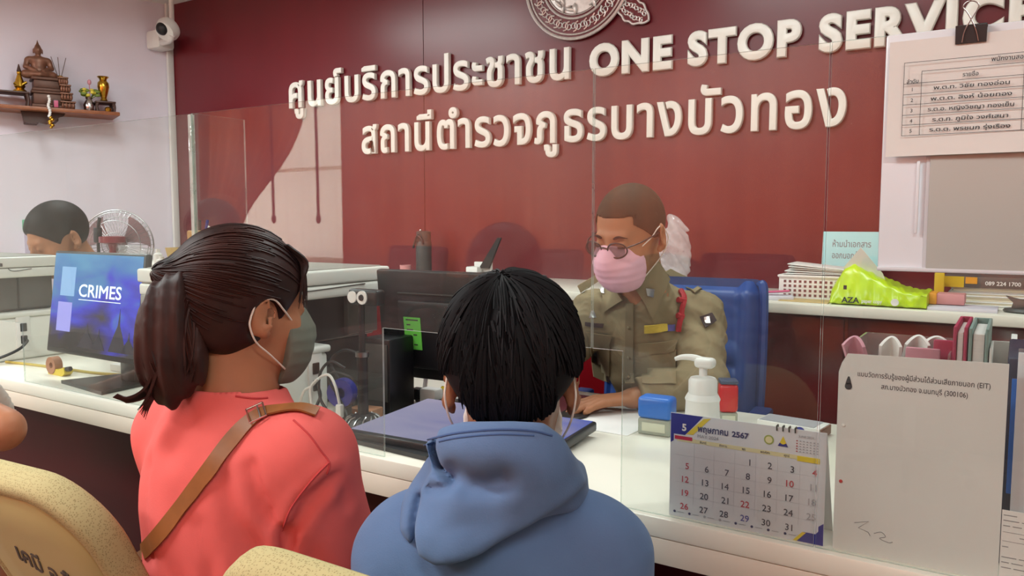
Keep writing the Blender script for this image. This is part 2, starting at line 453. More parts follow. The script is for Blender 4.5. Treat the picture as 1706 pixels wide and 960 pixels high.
# paper notices on the rear wall (faint in the acrylic)
for lb_, (xa, xb, ya, yb) in (('tall white paper notice on the pale rear wall beside the tied curtain', (206, 250, 188, 268)), ('wide white paper notice on the pale rear wall, further from the curtain', (110, 162, 262, 306)), ('narrow white paper notice on the pale rear wall between the other two', (168, 194, 300, 372))):
    pa, pb = on_y(xa, ya, 2*GY0-RY), on_y(xb, yb, 2*GY0-RY)
    if pa.x > -9.0:
        o = MB().box(((pa.x+pb.x)/2, RY+.004, (pa.z+pb.z)/2), (abs(pb.x-pa.x), .004, abs(pa.z-pb.z)), .001).build('wall_notice', 'white_paper'); tag(reorigin(o, ((pa.x+pb.x)/2, RY, (pa.z+pb.z)/2)), lb_, 'notice')

# ceiling lamps
for i, (lx, ly) in enumerate(LAMPS):
    t = thing('ceiling_light', 'white ceiling light panel over the ' + ('staff side' if ly > 1.2 else 'public side') + ', number %d along the room' % (i+1), 'light', (lx, ly, 2.63), group='ceiling light panels')
    MB().box((lx, ly, 2.68), (1.26, .36, .04), .006).build('housing', 'white_plastic', t)
    MB().box((lx, ly, 2.655), (1.16, .29, .012), .003).build('diffuser', 'lamp_face', t)

# ------------------------------------------------------------------ service counter
GY = 1.27
CX0, CX1 = -4.9, 1.6
t = thing('service_counter', 'long white topped service counter with cream edge and dark red front', 'counter', (-1.5, 1.66, 0))
MB().box(((CX0+CX1)/2, 1.67, .742), (CX1-CX0, .83, .036), .004).build('worktop', 'counter_white', t)
MB().box(((CX0+CX1)/2, 1.268, .7005), (CX1-CX0, .022, .046), .002).build('apron', 'fascia_cream', t)
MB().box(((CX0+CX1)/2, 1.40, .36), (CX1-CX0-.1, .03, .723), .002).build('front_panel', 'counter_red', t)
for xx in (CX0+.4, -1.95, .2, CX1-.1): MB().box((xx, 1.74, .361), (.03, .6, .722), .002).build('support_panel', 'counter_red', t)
# white back counter along the red wall
t = thing('back_counter', 'white topped back counter with glossy dark red front along the red wall', 'counter', (-1.5, 3.1, 0))
MB().box((-1.35, 3.11, .9625), (6.6, .598, .035), .003).build('worktop', 'counter_white', t)
MB().box((-1.35, 3.15, .472), (6.5, .48, .944), .003).build('carcass', 'red_gloss', t)
for i in range(12): MB().box((-4.4+i*.56+.27, 2.906, .49), (.548, .014, .88), .003).build('door', 'red_gloss', t)

# ------------------------------------------------------------------ acrylic screen
def pane(label, xa, xb, za, zb, notch=None, y=GY, th=.005):
    poly = [(xa, za)]
    if notch:
        n0, n1, nz = notch
        if n0 > xa+1e-6: poly += [(n0, za), (n0, nz)]
        else: poly = [(xa, nz)]
        if n1 < xb-1e-6: poly += [(n1, nz), (n1, za), (xb, za)]
        else: poly += [(xb, nz)]
    else: poly += [(xb, za)]
    poly += [(xb, zb), (xa, zb)]
    M = Matrix(((1, 0, 0, 0), (0, 0, -1, y+th/2), (0, 1, 0, 0), (0, 0, 0, 1)))
    o = MB().prism(poly, M, th, 0, 1).build('acrylic_screen', ['acrylic', 'acrylic_edge'], sharp=10)
    reorigin(o, ((xa+xb)/2, y, za)); return tag(o, label, 'screen', 'acrylic screen panes along the counter')
ZT = 1.530; zb_ = .7605
pane('clear acrylic pane in front of the man at the left desk, with a pass-through slot', -3.55, -1.7565, zb_, ZT, (-3.18, -2.625, .945))
pane('clear acrylic pane in front of the copier and webcam pole', -1.750, -.6395, zb_, ZT, (-1.132, -.6395, 1.04))
pane('narrow clear acrylic pane in front of the seated officer', -.6365, -.2505, zb_, ZT, (-.6365, -.578, 1.04))
pane('clear acrylic pane carrying the white board and paper list', -.2475, .95, zb_, ZT)
# fin that stiffens the screen
M = Matrix(((0, 0, 1, -1.7565), (1, 0, 0, 0), (0, 1, 0, 0), (0, 0, 0, 1)))
o = MB().prism([(GY+.003, zb_), (1.432, zb_), (1.432, 1.532), (GY+.003, 1.532)], M, .006, 0, 1).build('screen_fin', ['acrylic', 'acrylic_edge'], sharp=10)
tag(reorigin(o, (-1.753, 1.35, zb_)), 'short upright acrylic fin standing behind the joint of the screen', 'screen')
b = MB(); b.box((-1.753, GY-.004, 1.145), (.012, .003, .766), .001); b.box((-1.753, GY+.0045, 1.145), (.012, .003, .766), .001)
o = b.build('joint_strip', 'acrylic_edge'); tag(reorigin(o, (-1.753, GY, zb_)), 'pale upright joint strip on the acrylic screen beside the fin', 'strip')

# ------------------------------------------------------------------ wall lettering (each letter stands off the wall)
def letter_sign(name, label, body, x0, x1, z, size, bold, space=1.0):
    root = thing(name, label, 'sign', ((x0+x1)/2, 3.405, z))
    M = Matrix(((1, 0, 0, x0), (0, 0, -1, 3.394), (0, 1, 0, z), (0, 0, 0, 1)))
    q = MB().text(body, M, size, depth=.16, width=x1-x0, space=space, res=5, bold=bold, ext=.085-bold)
    bm = q.bm; bm.verts.ensure_lookup_table(); seen = set()
    isl = []
    for v in bm.verts:
        if v in seen: continue
        st = [v]; seen.add(v); comp = []
        while st:
            a = st.pop(); comp.append(a)
            for e in a.link_edges:
                w = e.other_vert(a)
                if w not in seen: seen.add(w); st.append(w)
        isl.append(comp)
    for comp in isl:
        ix = {v: i for i, v in enumerate(comp)}; fs = {f for v in comp for f in v.link_faces}
        if not fs: continue
        MB().raw([v.co.copy() for v in comp], [[ix[v] for v in f.verts] for f in fs]).build('letter', 'sign_white', root, sharp=30)
    bm.free(); return root
letter_sign('wall_sign', 'upper line of raised white Thai letters on the red wall', 'ศูนย์บริการประชาชน', -3.735, -1.832, 1.935, .250, .024, 1.10)
letter_sign('wall_sign', 'raised white capital letters reading ONE STOP SERVICE on the red wall', 'ONE STOP SERVICE', on_y(985, 90, 3.41).x, .02, 1.937, .185, .066, 1.17)
letter_sign('wall_sign', 'lower line of raised white Thai letters on the red wall, behind the acrylic', 'สถานีตำรวจภูธรบางบัวทอง', -3.155, -.60, 1.640, .256, .024, 1.12)

# round metal emblem above the lettering
t = thing('wall_emblem', 'round openwork silver metal emblem with a leaf shaped tip on the red wall', 'emblem', (-1.80, 3.40, 2.38))
EC = Vector((-1.80, 3.405, 2.385)); ER = .272
Me = Matrix(((1, 0, 0, EC.x), (0, 0, -1, EC.y), (0, 1, 0, EC.z), (0, 0, 0, 1)))
MB().lathe([(0, 0), (ER*.985, 0), (ER*.985, .014), (0, .014)], 64, Me).build('back_plate', 'red_laminate', t)
b = MB()
for rr, tt in ((ER, .008), (ER*.93, .0045), (ER*.66, .006), (ER*.60, .003)):
    b.tube([Me @ Vector((rr*math.cos(a), rr*math.sin(a), .016)) for a in np.linspace(0, 2*PI, 73)], tt, 8, caps=False)
b.build('ring', 'emblem_silver', t)
b = MB(); rnd = random.Random(3)
for k in range(54):
    a = 2*PI*k/54; c0 = Vector((ER*.795*math.cos(a), ER*.795*math.sin(a), .016)); s = ER*.085
    ph = a+(PI if k % 2 else 0)
    pts = [c0+Vector((s*(1-.06*j)*math.cos(ph+j*.62), s*(1-.06*j)*math.sin(ph+j*.62), 0)) for j in range(12)]
    b.tube([Me @ p for p in pts], [.0045*(1-j*.05) for j in range(12)], 5)
b.build('scroll_band', 'emblem_silver', t)
b = MB(); b.lathe([(0, .012), (ER*.58, .012), (ER*.58, .016), (0, .022)], 48, Me)
for k in range(64):
    a = rnd.uniform(0, 2*PI); r = ER*.55*math.sqrt(rnd.random()); L = rnd.uniform(.03, .07)
    p = Vector((r*math.cos(a), r*math.sin(a), .022)); th = rnd.uniform(0, PI)
    b.sphere((0, 0, 0), (L*.5, L*.17, .010), Me @ Matrix.Translation(p) @ Matrix.Rotation(th, 4, 'Z'), n=8)
b.build('medallion', 'emblem_silver', t)
def leaf_tip(M, L, wd, name):
    out = []
    for j in range(25):
        u = j/24; w = wd*math.sin(PI*min(1, .12+u*.88))**.7*(1+.07*math.sin(u*22)); out.append((u*L, w))
    poly = out+[(x, -y) for x, y in reversed(out)]
    q = MB(); q.prism(poly, M, .010, 1)
    q.tube([M @ Vector((x, y, .010)) for x, y in poly+[poly[0]]], .0055, 6, 0)
    for j in range(16):
        u = .1+.8*(j//2)/8; c0 = Vector((u*L, (.4 if j % 2 else -.4)*wd*math.sin(PI*u)**.5, .011))
        q.tube([M @ (c0+Vector((.012*math.cos(i*.7+j), .012*math.sin(i*.7+j), 0))*(1-.07*i)) for i in range(10)], .0032, 5, 0)
    q.build(name, ['emblem_silver', 'red_laminate'], t)
leaf_tip(Me @ Matrix.Rotation(math.radians(-33), 4, 'Z') @ Matrix.Translation((ER*.98, 0, .003)), .165, .050, 'leaf_tip')
leaf_tip(Me @ Matrix.Rotation(math.radians(146), 4, 'Z') @ Matrix.Translation((ER*.98, 0, .003)), .20, .030, 'leaf_tip')

# security camera on the corner
p = on_y(270, 66, 3.30); t = thing('security_camera', 'white dome security camera on a bracket high in the wall corner', 'camera', (p.x, 3.30, p.z-.05))
b = MB(); b.box((p.x-.02, 3.30, p.z-.005), (.14, .12, .12), .018); b.build('mount_box', 'white_plastic', t)
q = on_y(287, 48, 3.24)
MB().tube(bez([(p.x+.03, 3.27, p.z-.03), (q.x, 3.22, q.z-.075), (q.x+.05, 3.2, q.z-.05)], 10), .020, 10).build('arm', 'white_plastic', t)
MB().lathe([(0, -.02), (.05, -.02), (.072, 0), (.075, .02), (.06, .06), (.02, .075), (0, .075)], 28, Matrix.Translation((q.x, 3.22, q.z)) @ Matrix.Rotation(math.radians(125), 4, 'X') @ Matrix.Rotation(.25, 4, 'Y')).build('housing', 'white_plastic', t)
dm = MB().sphere((q.x+.012, 3.165, q.z-.015), .042, n=18).build('lens_dome', 'black_plastic', t)
MB().tube([(q.x-.015, 3.25, 2.7), (q.x-.015, 3.25, q.z+.05)], .016, 10).build('conduit', 'white_plastic', t)
# ------------------------------------------------------------------ things on the service counter
CT = .7602                                            # counter top
def screen_mat(name, cols, strength, scale=2.2):
    m = bpy.data.materials.new(name); m.use_nodes = True; nt = m.node_tree; b = nt.nodes['Principled BSDF']
    tc = nt.nodes.new('ShaderNodeTexCoord'); n = nt.nodes.new('ShaderNodeTexNoise'); n.inputs['Scale'].default_value = scale; n.inputs['Detail'].default_value = 2; n.inputs['Distortion'].default_value = .6
    sp = nt.nodes.new('ShaderNodeSeparateXYZ'); nt.links.new(tc.outputs['Generated'], sp.inputs[0]); nt.links.new(tc.outputs['Generated'], n.inputs['Vector'])
    ad = nt.nodes.new('ShaderNodeMath'); ad.operation = 'MULTIPLY_ADD'; ad.inputs[1].default_value = .75; nt.links.new(n.outputs[0], ad.inputs[0])
    mu = nt.nodes.new('ShaderNodeMath'); mu.operation = 'MULTIPLY_ADD'; mu.inputs[1].default_value = .62; mu.inputs[2].default_value = -.05
    nt.links.new(sp.outputs['Z' if name == 'screen_show' else 'X'], mu.inputs[0]); nt.links.new(mu.outputs[0], ad.inputs[2])
    rp = nt.nodes.new('ShaderNodeValToRGB'); e = rp.color_ramp.elements
    while len(e) < len(cols): e.new(.5)
    for k, (ps, c) in enumerate(cols): e[k].position = ps; e[k].color = lin(*c)
    nt.links.new(ad.outputs[0], rp.inputs[0]); nt.links.new(rp.outputs[0], b.inputs['Emission Color'])
    b.inputs['Emission Strength'].default_value = strength; b.inputs['Base Color'].default_value = (.01, .01, .012, 1); b.inputs['Roughness'].default_value = .25; MATS[name] = m
screen_mat('screen_show', [(.20, (28, 26, 24)), (.38, (52, 46, 52)), (.50, (36, 34, 150)), (.62, (52, 60, 214)), (.78, (66, 130, 196)), (.95, (92, 160, 205))], .95)
screen_mat('screen_pale', [(.25, (176, 174, 200)), (.62, (158, 156, 192)), (.82, (112, 122, 190)), (.98, (70, 100, 205))], .62)  # lavender stops paint the acrylic's reflection into the screen's emission
mat('reflection_pale_blue', (120, 160, 200), rough=.3, var=0, emit=(112, 150, 196), estr=.7)  # this and the lilac below: glowing colours for painted reflections
mat('reflection_lilac', (140, 140, 205), rough=.3, var=0, emit=(120, 122, 200), estr=.75)
mat('screen_letter', (210, 225, 235), rough=.3, var=0, emit=(205, 222, 232), estr=.85)
mat('screen_spire', (40, 38, 44), rough=.3, var=0, emit=(44, 42, 60), estr=.5)
mat('display_bezel', (34, 35, 38), rough=.35, var=.03)
mat('plate_black', (40, 42, 44), rough=.28, var=.05)

def display(label, loc, M, base_M, show):
    """desk display: panel in its own frame (x right, y up, z towards the viewer)"""
    t = thing('desk_monitor', label, 'monitor', loc)
    MB().box((0, 0, -.012), (.49, .325, .024), .006, M=M).build('housing', 'display_bezel', t)
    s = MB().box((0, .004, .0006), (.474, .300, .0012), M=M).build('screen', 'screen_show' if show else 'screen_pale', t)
    if show:
        MB().text('CRIMES', M @ Matrix.Translation((-.085, .022, .0015)), .055, depth=.0006, width=.228, bold=.012, ext=.3).build('screen_title', 'screen_letter', s)
        MB().box((.03, .012, .0015), (.225, .0022, .0006), M=M).build('screen_rule', 'screen_letter', s)
        MB().box((-.150, .066, .0015), (.080, .092, .0006), M=M).build('screen_reflection', 'reflection_pale_blue', s)  # two pale glowing rectangles paint reflections over the picture
        MB().box((-.156, -.046, .0015), (.080, .092, .0006), M=M).build('screen_reflection', 'reflection_lilac', s)
        q = MB()
        for px_, hh, ww in ((-.02, .06, .05), (.045, .05, .035), (.145, .10, .045), (.20, .05, .04)):
            q.prism([(px_-ww, -.135), (px_+ww, -.135), (px_+ww*.5, -.135+hh*.5), (px_+ww*.12, -.135+hh*.8), (px_, -.135+hh*1.3), (px_-ww*.12, -.135+hh*.8), (px_-ww*.5, -.135+hh*.5)], M @ Matrix.Translation((0, 0, .0012)), .0008)
        q.build('screen_skyline', 'screen_spire', s)
    # neck and foot
    MB().prism([(-.13, -.085), (.14, -.085), (.10, .095), (-.09, .095)], base_M, .010).build('foot', 'plate_black', t, sharp=20)
    return t
pm = on_y(160, 512, 1.365)
Mp = Matrix.Translation((-2.388, 1.365, 1.008)) @ Matrix.Rotation(math.radians(82), 4, 'X')
Bp = Matrix.Translation((-2.36, 1.385, CT)) @ Matrix.Rotation(math.radians(-6), 4, 'Z')
t = display('black desk monitor with a bright blue screen reading CRIMES', (-2.36, 1.40, CT), Mp, Bp, True)
MB().box((-2.31, 1.43, .85), (.075, .028, .17), .006).build('neck', 'plate_black', t)
MB().box((-2.31, 1.425, .97), (.13, .03, .13), .01).build('neck_mount', 'plate_black', t)
Mp2 = Matrix.Translation((-1.055, 1.485, .792)) @ Matrix.Rotation(math.radians(2.5), 4, 'Z') @ Matrix.Rotation(math.radians(2), 4, 'X')
Bp2 = Matrix.Translation((-1.17, 1.388, CT)) @ Matrix.Rotation(math.radians(-4), 4, 'Z')
t = display('black desk monitor folded down flat with a pale blue screen, in the pass-through slot', (-1.12, 1.45, CT), Mp2, Bp2, False)
MB().box((-1.12, 1.46, .7715), (.09, .06, .006), .004).build('neck_mount', 'plate_black', t)

# the officer's monitor seen from behind
Mo = Matrix.Translation((-1.235, 1.70, .985)) @ Matrix.Rotation(math.radians(180+3), 4, 'Z') @ Matrix.Rotation(math.radians(84), 4, 'X')
t = thing('desk_monitor', "back of the officer's black monitor with a green sticker on it", 'monitor', (-1.235, 1.76, CT))
MB().box((0, 0, -.012), (.52, .30, .022), .006, M=Mo).build('housing', 'black_plastic', t)
MB().box((0, -.02, -.035), (.36, .19, .028), .012, M=Mo).build('back_shell', 'black_plastic', t)
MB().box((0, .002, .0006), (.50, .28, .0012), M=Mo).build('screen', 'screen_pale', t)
MB().box((0, .088, -.0245), (.38, .004, .004), .001, M=Mo).build('seam', 'grey_dark', t)
mat('green_sticker', (96, 190, 70), rough=.6, var=.03)
st = MB().box((.128, -.015, -.0505), (.055, .088, .0012), M=Mo @ Matrix.Rotation(.0, 4, 'Z')).build('sticker', 'green_sticker', t)
q = MB()
for k, (w, dx) in enumerate(((.04, 0), (.012, -.012), (.02, -.008), (.012, .008), (.018, -.01), (.012, .008))): q.box((.128-dx, .022-k*.0135, -.0513), (w, .0035, .0006), M=Mo)
q.build('sticker_print', 'ink', st)
MB().box((-1.24, 1.735, .855), (.06, .03, .19), .006).build('neck', 'black_plastic', t)
MB().box((-1.24, 1.75, CT+.008), (.22, .17, .016), .006).build('foot', 'black_plastic', t)

# copiers
mat('copier_white', (226, 227, 220), rough=.45, var=.015)
mat('copier_top', (150, 148, 142), rough=.5, var=.04)
mat('copier_dark', (74, 74, 70), rough=.4, var=.05)
mat('copier_black', (36, 37, 38), rough=.4, var=.05)
def copier(label, X1, Y0, D=.47, LB=.225):
    """output side faces +X; local x runs back along the counter depth, local y into the machine"""
    M = Matrix.Translation((X1, Y0, 0)) @ Matrix.Rotation(PI/2, 4, 'Z')
    t = thing('copier', label, 'copier', (X1-.25, Y0+.23, CT), group='white office copiers behind the acrylic')
    def bx(name, m, x0, x1, y0, y1, z0, z1, bev, par=t): return MB().box(((x0+x1)/2, (y0+y1)/2, (z0+z1)/2), (x1-x0, y1-y0, z1-z0), bev, seg=3, M=M).build(name, m, par)
    low = bx('lower_body', 'copier_white', 0, LB, .004, .50, CT, .915, .012)
    bx('lower_rim', 'copier_white', -.004, LB+.007, -.002, .50, .915, .935, .008)
    bx('output_bay', 'copier_black', .01, D-.015, .05, .48, .935, 1.062, .006)
    bx('bay_panel', 'copier_dark', .02, .17, .02, .05, .945, 1.06, .004)
    bx('bay_panel', 'copier_dark', D-.14, D-.02, .03, .05, .945, 1.06, .004)
    bx('end_panel', 'copier_top', -.002, .012, .03, .49, .935, 1.062, .003)
    bx('bay_floor', 'copier_black', LB+.007, max(D-.03, LB+.02), .06, .46, CT, .935, .006)
    up = bx('scanner_body', 'copier_white', 0, D+.012, -.006, .50, 1.060, 1.094, .008)
    ld = bx('scanner_lid', 'copier_white', -.004, D-.004, -.006, .50, 1.0965, 1.134, .006)
    bx('lid_top', 'copier_top', .015, D-.02, .015, .48, 1.1315, 1.137, .002, ld)
    MB().tube(bez([(.13, -.0068, 1.094), (.14, -.0068, 1.086), (.16, -.0068, 1.084), (D-.11, -.0068, 1.090)], 12), .0016, 5).xform(M).build('handle_groove', 'copier_dark', ld)
    MB().box((.105, -.007, 1.108), (.014, .003, .012), .001, M=M).build('badge', 'ink', ld)
    MB().box((.175, .004, .855), (.05, .006, .13), .003, M=M).build('port_panel', 'white_plastic', low)
    for zz, nm in ((.878, 'port'), (.833, 'socket')): MB().box((.175, -.0005, zz), (.022, .005, .030), .002, M=M).build(nm, 'black_plastic', low)
    return t
copier('white office copier behind the woman in the coral shirt', -1.55, 1.30)
copier('white office copier at the far left beside the monitor with the blue screen', -3.04, 1.30, .32, .46)

# webcam on a black pole
wcp = on_y(608, 495, 1.438)
t = thing('webcam_stand', 'black webcam with silver rings on a tall black pole with a round vented foot', 'webcam', (-1.352, 1.44, CT))
MB().tube([(-1.352, 1.44, .775), (-1.352, 1.44, .935)], .0135, 14).build('pole', 'black_plastic', t)
MB().tube([(-1.352, 1.44, .935), (-1.352, 1.44, wcp.z-.012)], .008, 12).build('pole_tip', 'black_plastic', t)
MB().tube([(-1.352, 1.44, .933), (-1.352, 1.44, .945)], .017, 14).build('collar', 'steel', t)
b = MB().lathe([(0, 0), (.044, 0), (.047, .006), (.038, .022), (.02, .030), (0, .031)], 28, Matrix.Translation((-1.352, 1.44, CT)))
b.build('foot', 'black_plastic', t)
b = MB()
for k in range(14):
    a = 2*PI*k/14; b.tube([Vector((-1.352+r*math.cos(a+tw), 1.44+r*math.sin(a+tw), CT+z)) for r, z, tw in ((.0455, .010, 0), (.039, .0225, .12), (.030, .027, .3))], .0022, 5)
b.build('foot_vents', 'steel', t)
w = MB().box((wcp.x+.004, 1.44, wcp.z), (.094, .034, .038), .007, seg=3).build('camera_body', 'black_plastic', t)
for dx, r in ((-.026, .0145), (.006, .0165)):
    MB().lathe([(0, 0), (r, 0), (r, .004), (r*.55, .005), (0, .004)], 20, Matrix.Translation((wcp.x+dx, 1.4235, wcp.z)) @ Matrix.Rotation(PI/2, 4, 'X')).build('ring', 'white_plastic', w)
MB().lathe([(0, 0), (.008, 0), (.007, .003), (0, .0035)], 16, Matrix.Translation((wcp.x+.006, 1.419, wcp.z)) @ Matrix.Rotation(PI/2, 4, 'X')).build('lens', 'black_plastic', w)
# black computer box and tangle behind the pole
t = thing('computer_box', 'small black computer box standing behind the webcam pole', 'computer', (-1.405, 1.60, CT))
MB().box((-1.405, 1.60, CT+.10), (.09, .10, .20), .006).build('case', 'black_plastic', t)
MB().box((-1.405, 1.5485, CT+.11), (.076, .003, .15), .001).build('rear_panel', 'grey_dark', t)
mat('cable_black', (26, 26, 28), rough=.5, var=0); mat('cable_white', (205, 203, 198), rough=.5, var=0); mat('cable_yellow', (190, 168, 84), rough=.5, var=0)
mat('blue_plastic', (44, 48, 138), rough=.4, var=.06); mat('yellow_plastic', (214, 186, 30), rough=.4, var=.06)
def cable(label, pts, r, m, n=40, plug=None):
    o = MB().tube(bez(pts, n), r, 7).build('cable', m); p = Vector(pts[0])
    reorigin(o, p); tag(o, label, 'cable', 'loose cables on the counter')
    if plug:
        MB().box(plug, (.018, .014, .034), .004).build('plug', m, o)
    return o
z0 = CT+.004
cable('black power cable looping up from the copier socket beside the blue roll', [(-1.545, 1.475, .833), (-1.52, 1.46, .81), (-1.52, 1.44, z0+.01), (-1.49, 1.44, z0), (-1.44, 1.46, z0+.02), (-1.45, 1.47, .84), (-1.49, 1.47, .90), (-1.45, 1.475, .935), (-1.40, 1.48, .93)], .0042, 'cable_black')
cable('black cable making a wide loop in front of the copier', [(-1.40, 1.43, .90), (-1.44, 1.42, .915), (-1.478, 1.42, .88), (-1.48, 1.42, .82), (-1.45, 1.42, .785), (-1.42, 1.425, z0+.003), (-1.39, 1.43, z0), (-1.37, 1.47, z0)], .0038, 'cable_black')
cable('thin black cable arching over to the webcam pole', [(-1.345, 1.432, .86), (-1.38, 1.42, .885), (-1.43, 1.42, .89), (-1.45, 1.42, .87), (-1.43, 1.43, .83), (-1.40, 1.43, .79), (-1.36, 1.40, z0+.001), (-1.31, 1.39, z0)], .0030, 'cable_black')
cable('white cable looping around the blue roll with a white plug', [(-1.392, 1.40, .815), (-1.40, 1.395, .86), (-1.425, 1.40, .885), (-1.455, 1.40, .878), (-1.49, 1.40, .85), (-1.515, 1.40, .835), (-1.53, 1.40, .80), (-1.53, 1.41, .775), (-1.51, 1.42, z0)], .0036, 'cable_white', 48, (-1.392, 1.40, .80))
cable('white cable hanging in a loop to the counter top', [(-1.455, 1.39, .875), (-1.475, 1.385, .85), (-1.468, 1.38, .80), (-1.475, 1.375, .775), (-1.50, 1.375, z0+.002), (-1.525, 1.40, z0)], .0036, 'cable_white', 36)
cable('yellow cable lying along the counter under the blue monitor', [(-3.02, 1.40, z0), (-2.9, 1.42, z0), (-2.72, 1.44, z0), (-2.55, 1.455, z0), (-2.40, 1.50, z0), (-2.25, 1.53, z0), (-2.1, 1.52, z0)], .0048, 'cable_yellow')
cable('black power cable plugged into the far left copier', [(-3.03, 1.475, .833), (-2.99, 1.46, .832), (-2.97, 1.42, .81), (-2.99, 1.36, .785), (-3.05, 1.29, z0)], .0050, 'cable_black')
cable('tangled beige cable beside the white plug in the pass-through', [(-1.33, 1.735, z0), (-1.30, 1.73, z0+.01), (-1.33, 1.75, z0+.015), (-1.28, 1.76, z0+.008), (-1.31, 1.72, z0+.018), (-1.27, 1.73, z0+.006), (-1.25, 1.69, z0), (-1.20, 1.70, z0), (-1.10, 1.72, z0)], .0028, 'cable_white', 50)
t = thing('tape_roll', 'blue plastic roll standing among the cables in front of the copier', 'roll', (-1.435, 1.455, CT+.03))
Mr = Matrix.Translation((-1.432, 1.45, .832)) @ Matrix.Rotation(PI/2, 4, 'X') @ Matrix.Rotation(.3, 4, 'Y')
MB().lathe([(.014, -.014), (.036, -.014), (.036, .014), (.014, .014), (.014, -.014)], 30, Mr).build('rim', 'blue_plastic', t)
MB().box((-1.432, 1.455, CT+.018), (.03, .03, .036), .004).build('stand', 'grey_dark', t)
mat('tan_card', (166, 112, 78), rough=.7, var=.08)
o = MB().box((0, 0, .014), (.075, .05, .028), .003, M=Matrix.Translation((-1.40, 1.50, CT)) @ Matrix.Rotation(.15, 4, 'Z')).build('card_box', 'tan_card'); tag(reorigin(o, (-1.40, 1.50, CT)), 'small orange brown box lying behind the webcam pole', 'box')
o = MB().box((0, 0, .022), (.03, .04, .044), .004, M=Matrix.Translation((-1.452, 1.512, CT))).build('power_adapter', 'grey_dark'); tag(reorigin(o, (-1.452, 1.512, CT)), 'dark power adapter standing beside the orange brown box', 'adapter')
t = thing('plug_adapter', 'white plug adapter with a black plug lying beside the folded monitor', 'plug', (-1.37, 1.72, CT))
MB().box((-1.355, 1.715, CT+.022), (.055, .04, .044), .006).build('body', 'white_plastic', t)
MB().box((-1.40, 1.71, CT+.024), (.03, .028, .034), .006).build('black_plug', 'black_plastic', t)
t = thing('phone_holder', 'small white bent plastic holder standing behind the white plug', 'holder', (-1.425, 1.80, CT))
b = MB(); b.tube([(-1.44, 1.79, CT+.012), (-1.43, 1.79, CT+.075), (-1.38, 1.80, CT+.070), (-1.335, 1.81, CT+.058)], .008, 8, flat=(.5, 1.3)); b.build('bracket', 'white_plastic', t)
MB().box((-1.435, 1.79, CT+.006), (.05, .04, .012), .003).build('foot', 'white_plastic', t)
mat('maroon_folder', (92, 28, 40), rough=.45, var=.08)
o = MB().box((-1.20, 1.86, CT+.004), (.42, .30, .008), .002).build('document_folder', 'maroon_folder'); tag(reorigin(o, (-1.20, 1.86, CT)), 'maroon folder lying on the counter behind the folded monitor', 'folder')
t = thing('marker', 'short yellow marker lying on the maroon folder', 'marker', (-1.34, 1.80, CT+.009))
MB().tube([(-1.375, 1.79, CT+.022), (-1.315, 1.80, CT+.022)], .0125, 12).build('barrel', 'yellow_plastic', t)
MB().tube([(-1.315, 1.80, CT+.022), (-1.29, 1.804, CT+.021)], .0105, 12).build('cap', 'yellow_plastic', t)
# small yellow toy-like tape cutter at the left
t = thing('tape_cutter', 'small yellow and grey tape cutter lying in front of the far left copier', 'tape cutter', (-2.655, 1.385, CT))
MB().lathe([(.010, -.011), (.028, -.013), (.028, .013), (.010, .011), (.010, -.011)], 24, Matrix.Translation((-2.67, 1.385, CT+.030)) @ Matrix.Rotation(PI/2, 4, 'X')).build('reel', 'tan_card', t)
MB().prism([(-.045, 0), (.04, 0), (.055, .012), (.05, .03), (.02, .02), (-.02, .022), (-.045, .014)], Matrix.Translation((-2.645, 1.372, CT)) @ Matrix.Rotation(PI/2, 4, 'X') @ Matrix.Translation((0, 0, -.03)), .028).build('body', 'yellow_plastic', t)
MB().tube([(-2.60, 1.383, CT+.022), (-2.578, 1.388, CT+.026)], .008, 8).build('blade_head', 'black_plastic', t)
o = MB().box((-2.44, 1.55, CT+.012), (.26, .07, .024), .003).build('paper_stack', 'white_paper'); tag(reorigin(o, (-2.44, 1.55, CT)), 'white paper stack lying behind the foot of the blue monitor', 'paper')

# stamps, sanitiser, box
mat('stamp_blue', (36, 108, 200), rough=.35, var=.03); mat('stamp_red', (200, 34, 34), rough=.3, var=.04); mat('stamp_navy', (60, 74, 98), rough=.4, var=.03)
mat('stamp_clear', (160, 165, 150), rough=.2, var=.03); mat('ink_pad', (205, 208, 186), rough=.6, var=.03)
def stamp(label, loc, rz, w, d, h1, h2, mtop, mlow, mcap=None):
    t = thing('self_inking_stamp', label, 'stamp', loc, rz); M = WM[t.name]
    MB().box((0, 0, h1/2), (w*.96, d*.96, h1), .004, M=M).build('base', mlow, t)
    MB().box((0, -d*.48, h1*.5), (w*.70, .002, h1*.55), .001, M=M).build('window', 'ink_pad', t)
    MB().box((0, 0, h1+h2/2), (w, d, h2), .010, M=M, seg=3).build('cap', mtop, t)
    if mcap: MB().box((0, 0, h1+h2+.004), (w*.98, d*.98, .010), .004, M=M).build('top_plate', mcap, t)
    return t
stamp('bright blue self-inking stamp on the counter beside the sanitizer', (-.712, 1.765, CT), .05, .082, .055, .038, .052, 'stamp_blue', 'stamp_clear')
stamp('tall red self-inking stamp with dark blue top behind the sanitizer', (-.600, 1.95, CT), .45, .046, .046, .030, .072, 'stamp_red', 'stamp_clear', 'stamp_navy')
ps = on_y(1170, 690, 1.62)
t = thing('sanitizer_bottle', 'white hand sanitizer pump bottle behind the calendar', 'bottle', (ps.x, 1.62, CT)); Ms = Matrix.Translation((ps.x, 1.62, 0))
zs = lambda y: on_y(1168, y, 1.62).z
MB().lathe([(0, CT), (.036, CT), (.038, CT+.006), (.038, zs(700)), (.036, zs(690)), (.035, zs(668)), (.037, zs(664)), (.034, zs(659)), (.031, zs(655))], 32, Ms).build('bottle', 'white_plastic', t)
MB().lathe([(.030, zs(656)), (.030, zs(634)), (.026, zs(629)), (.013, zs(627)), (.0085, zs(626)), (.0085, zs(612))], 28, Ms).build('collar', 'white_plastic', t)
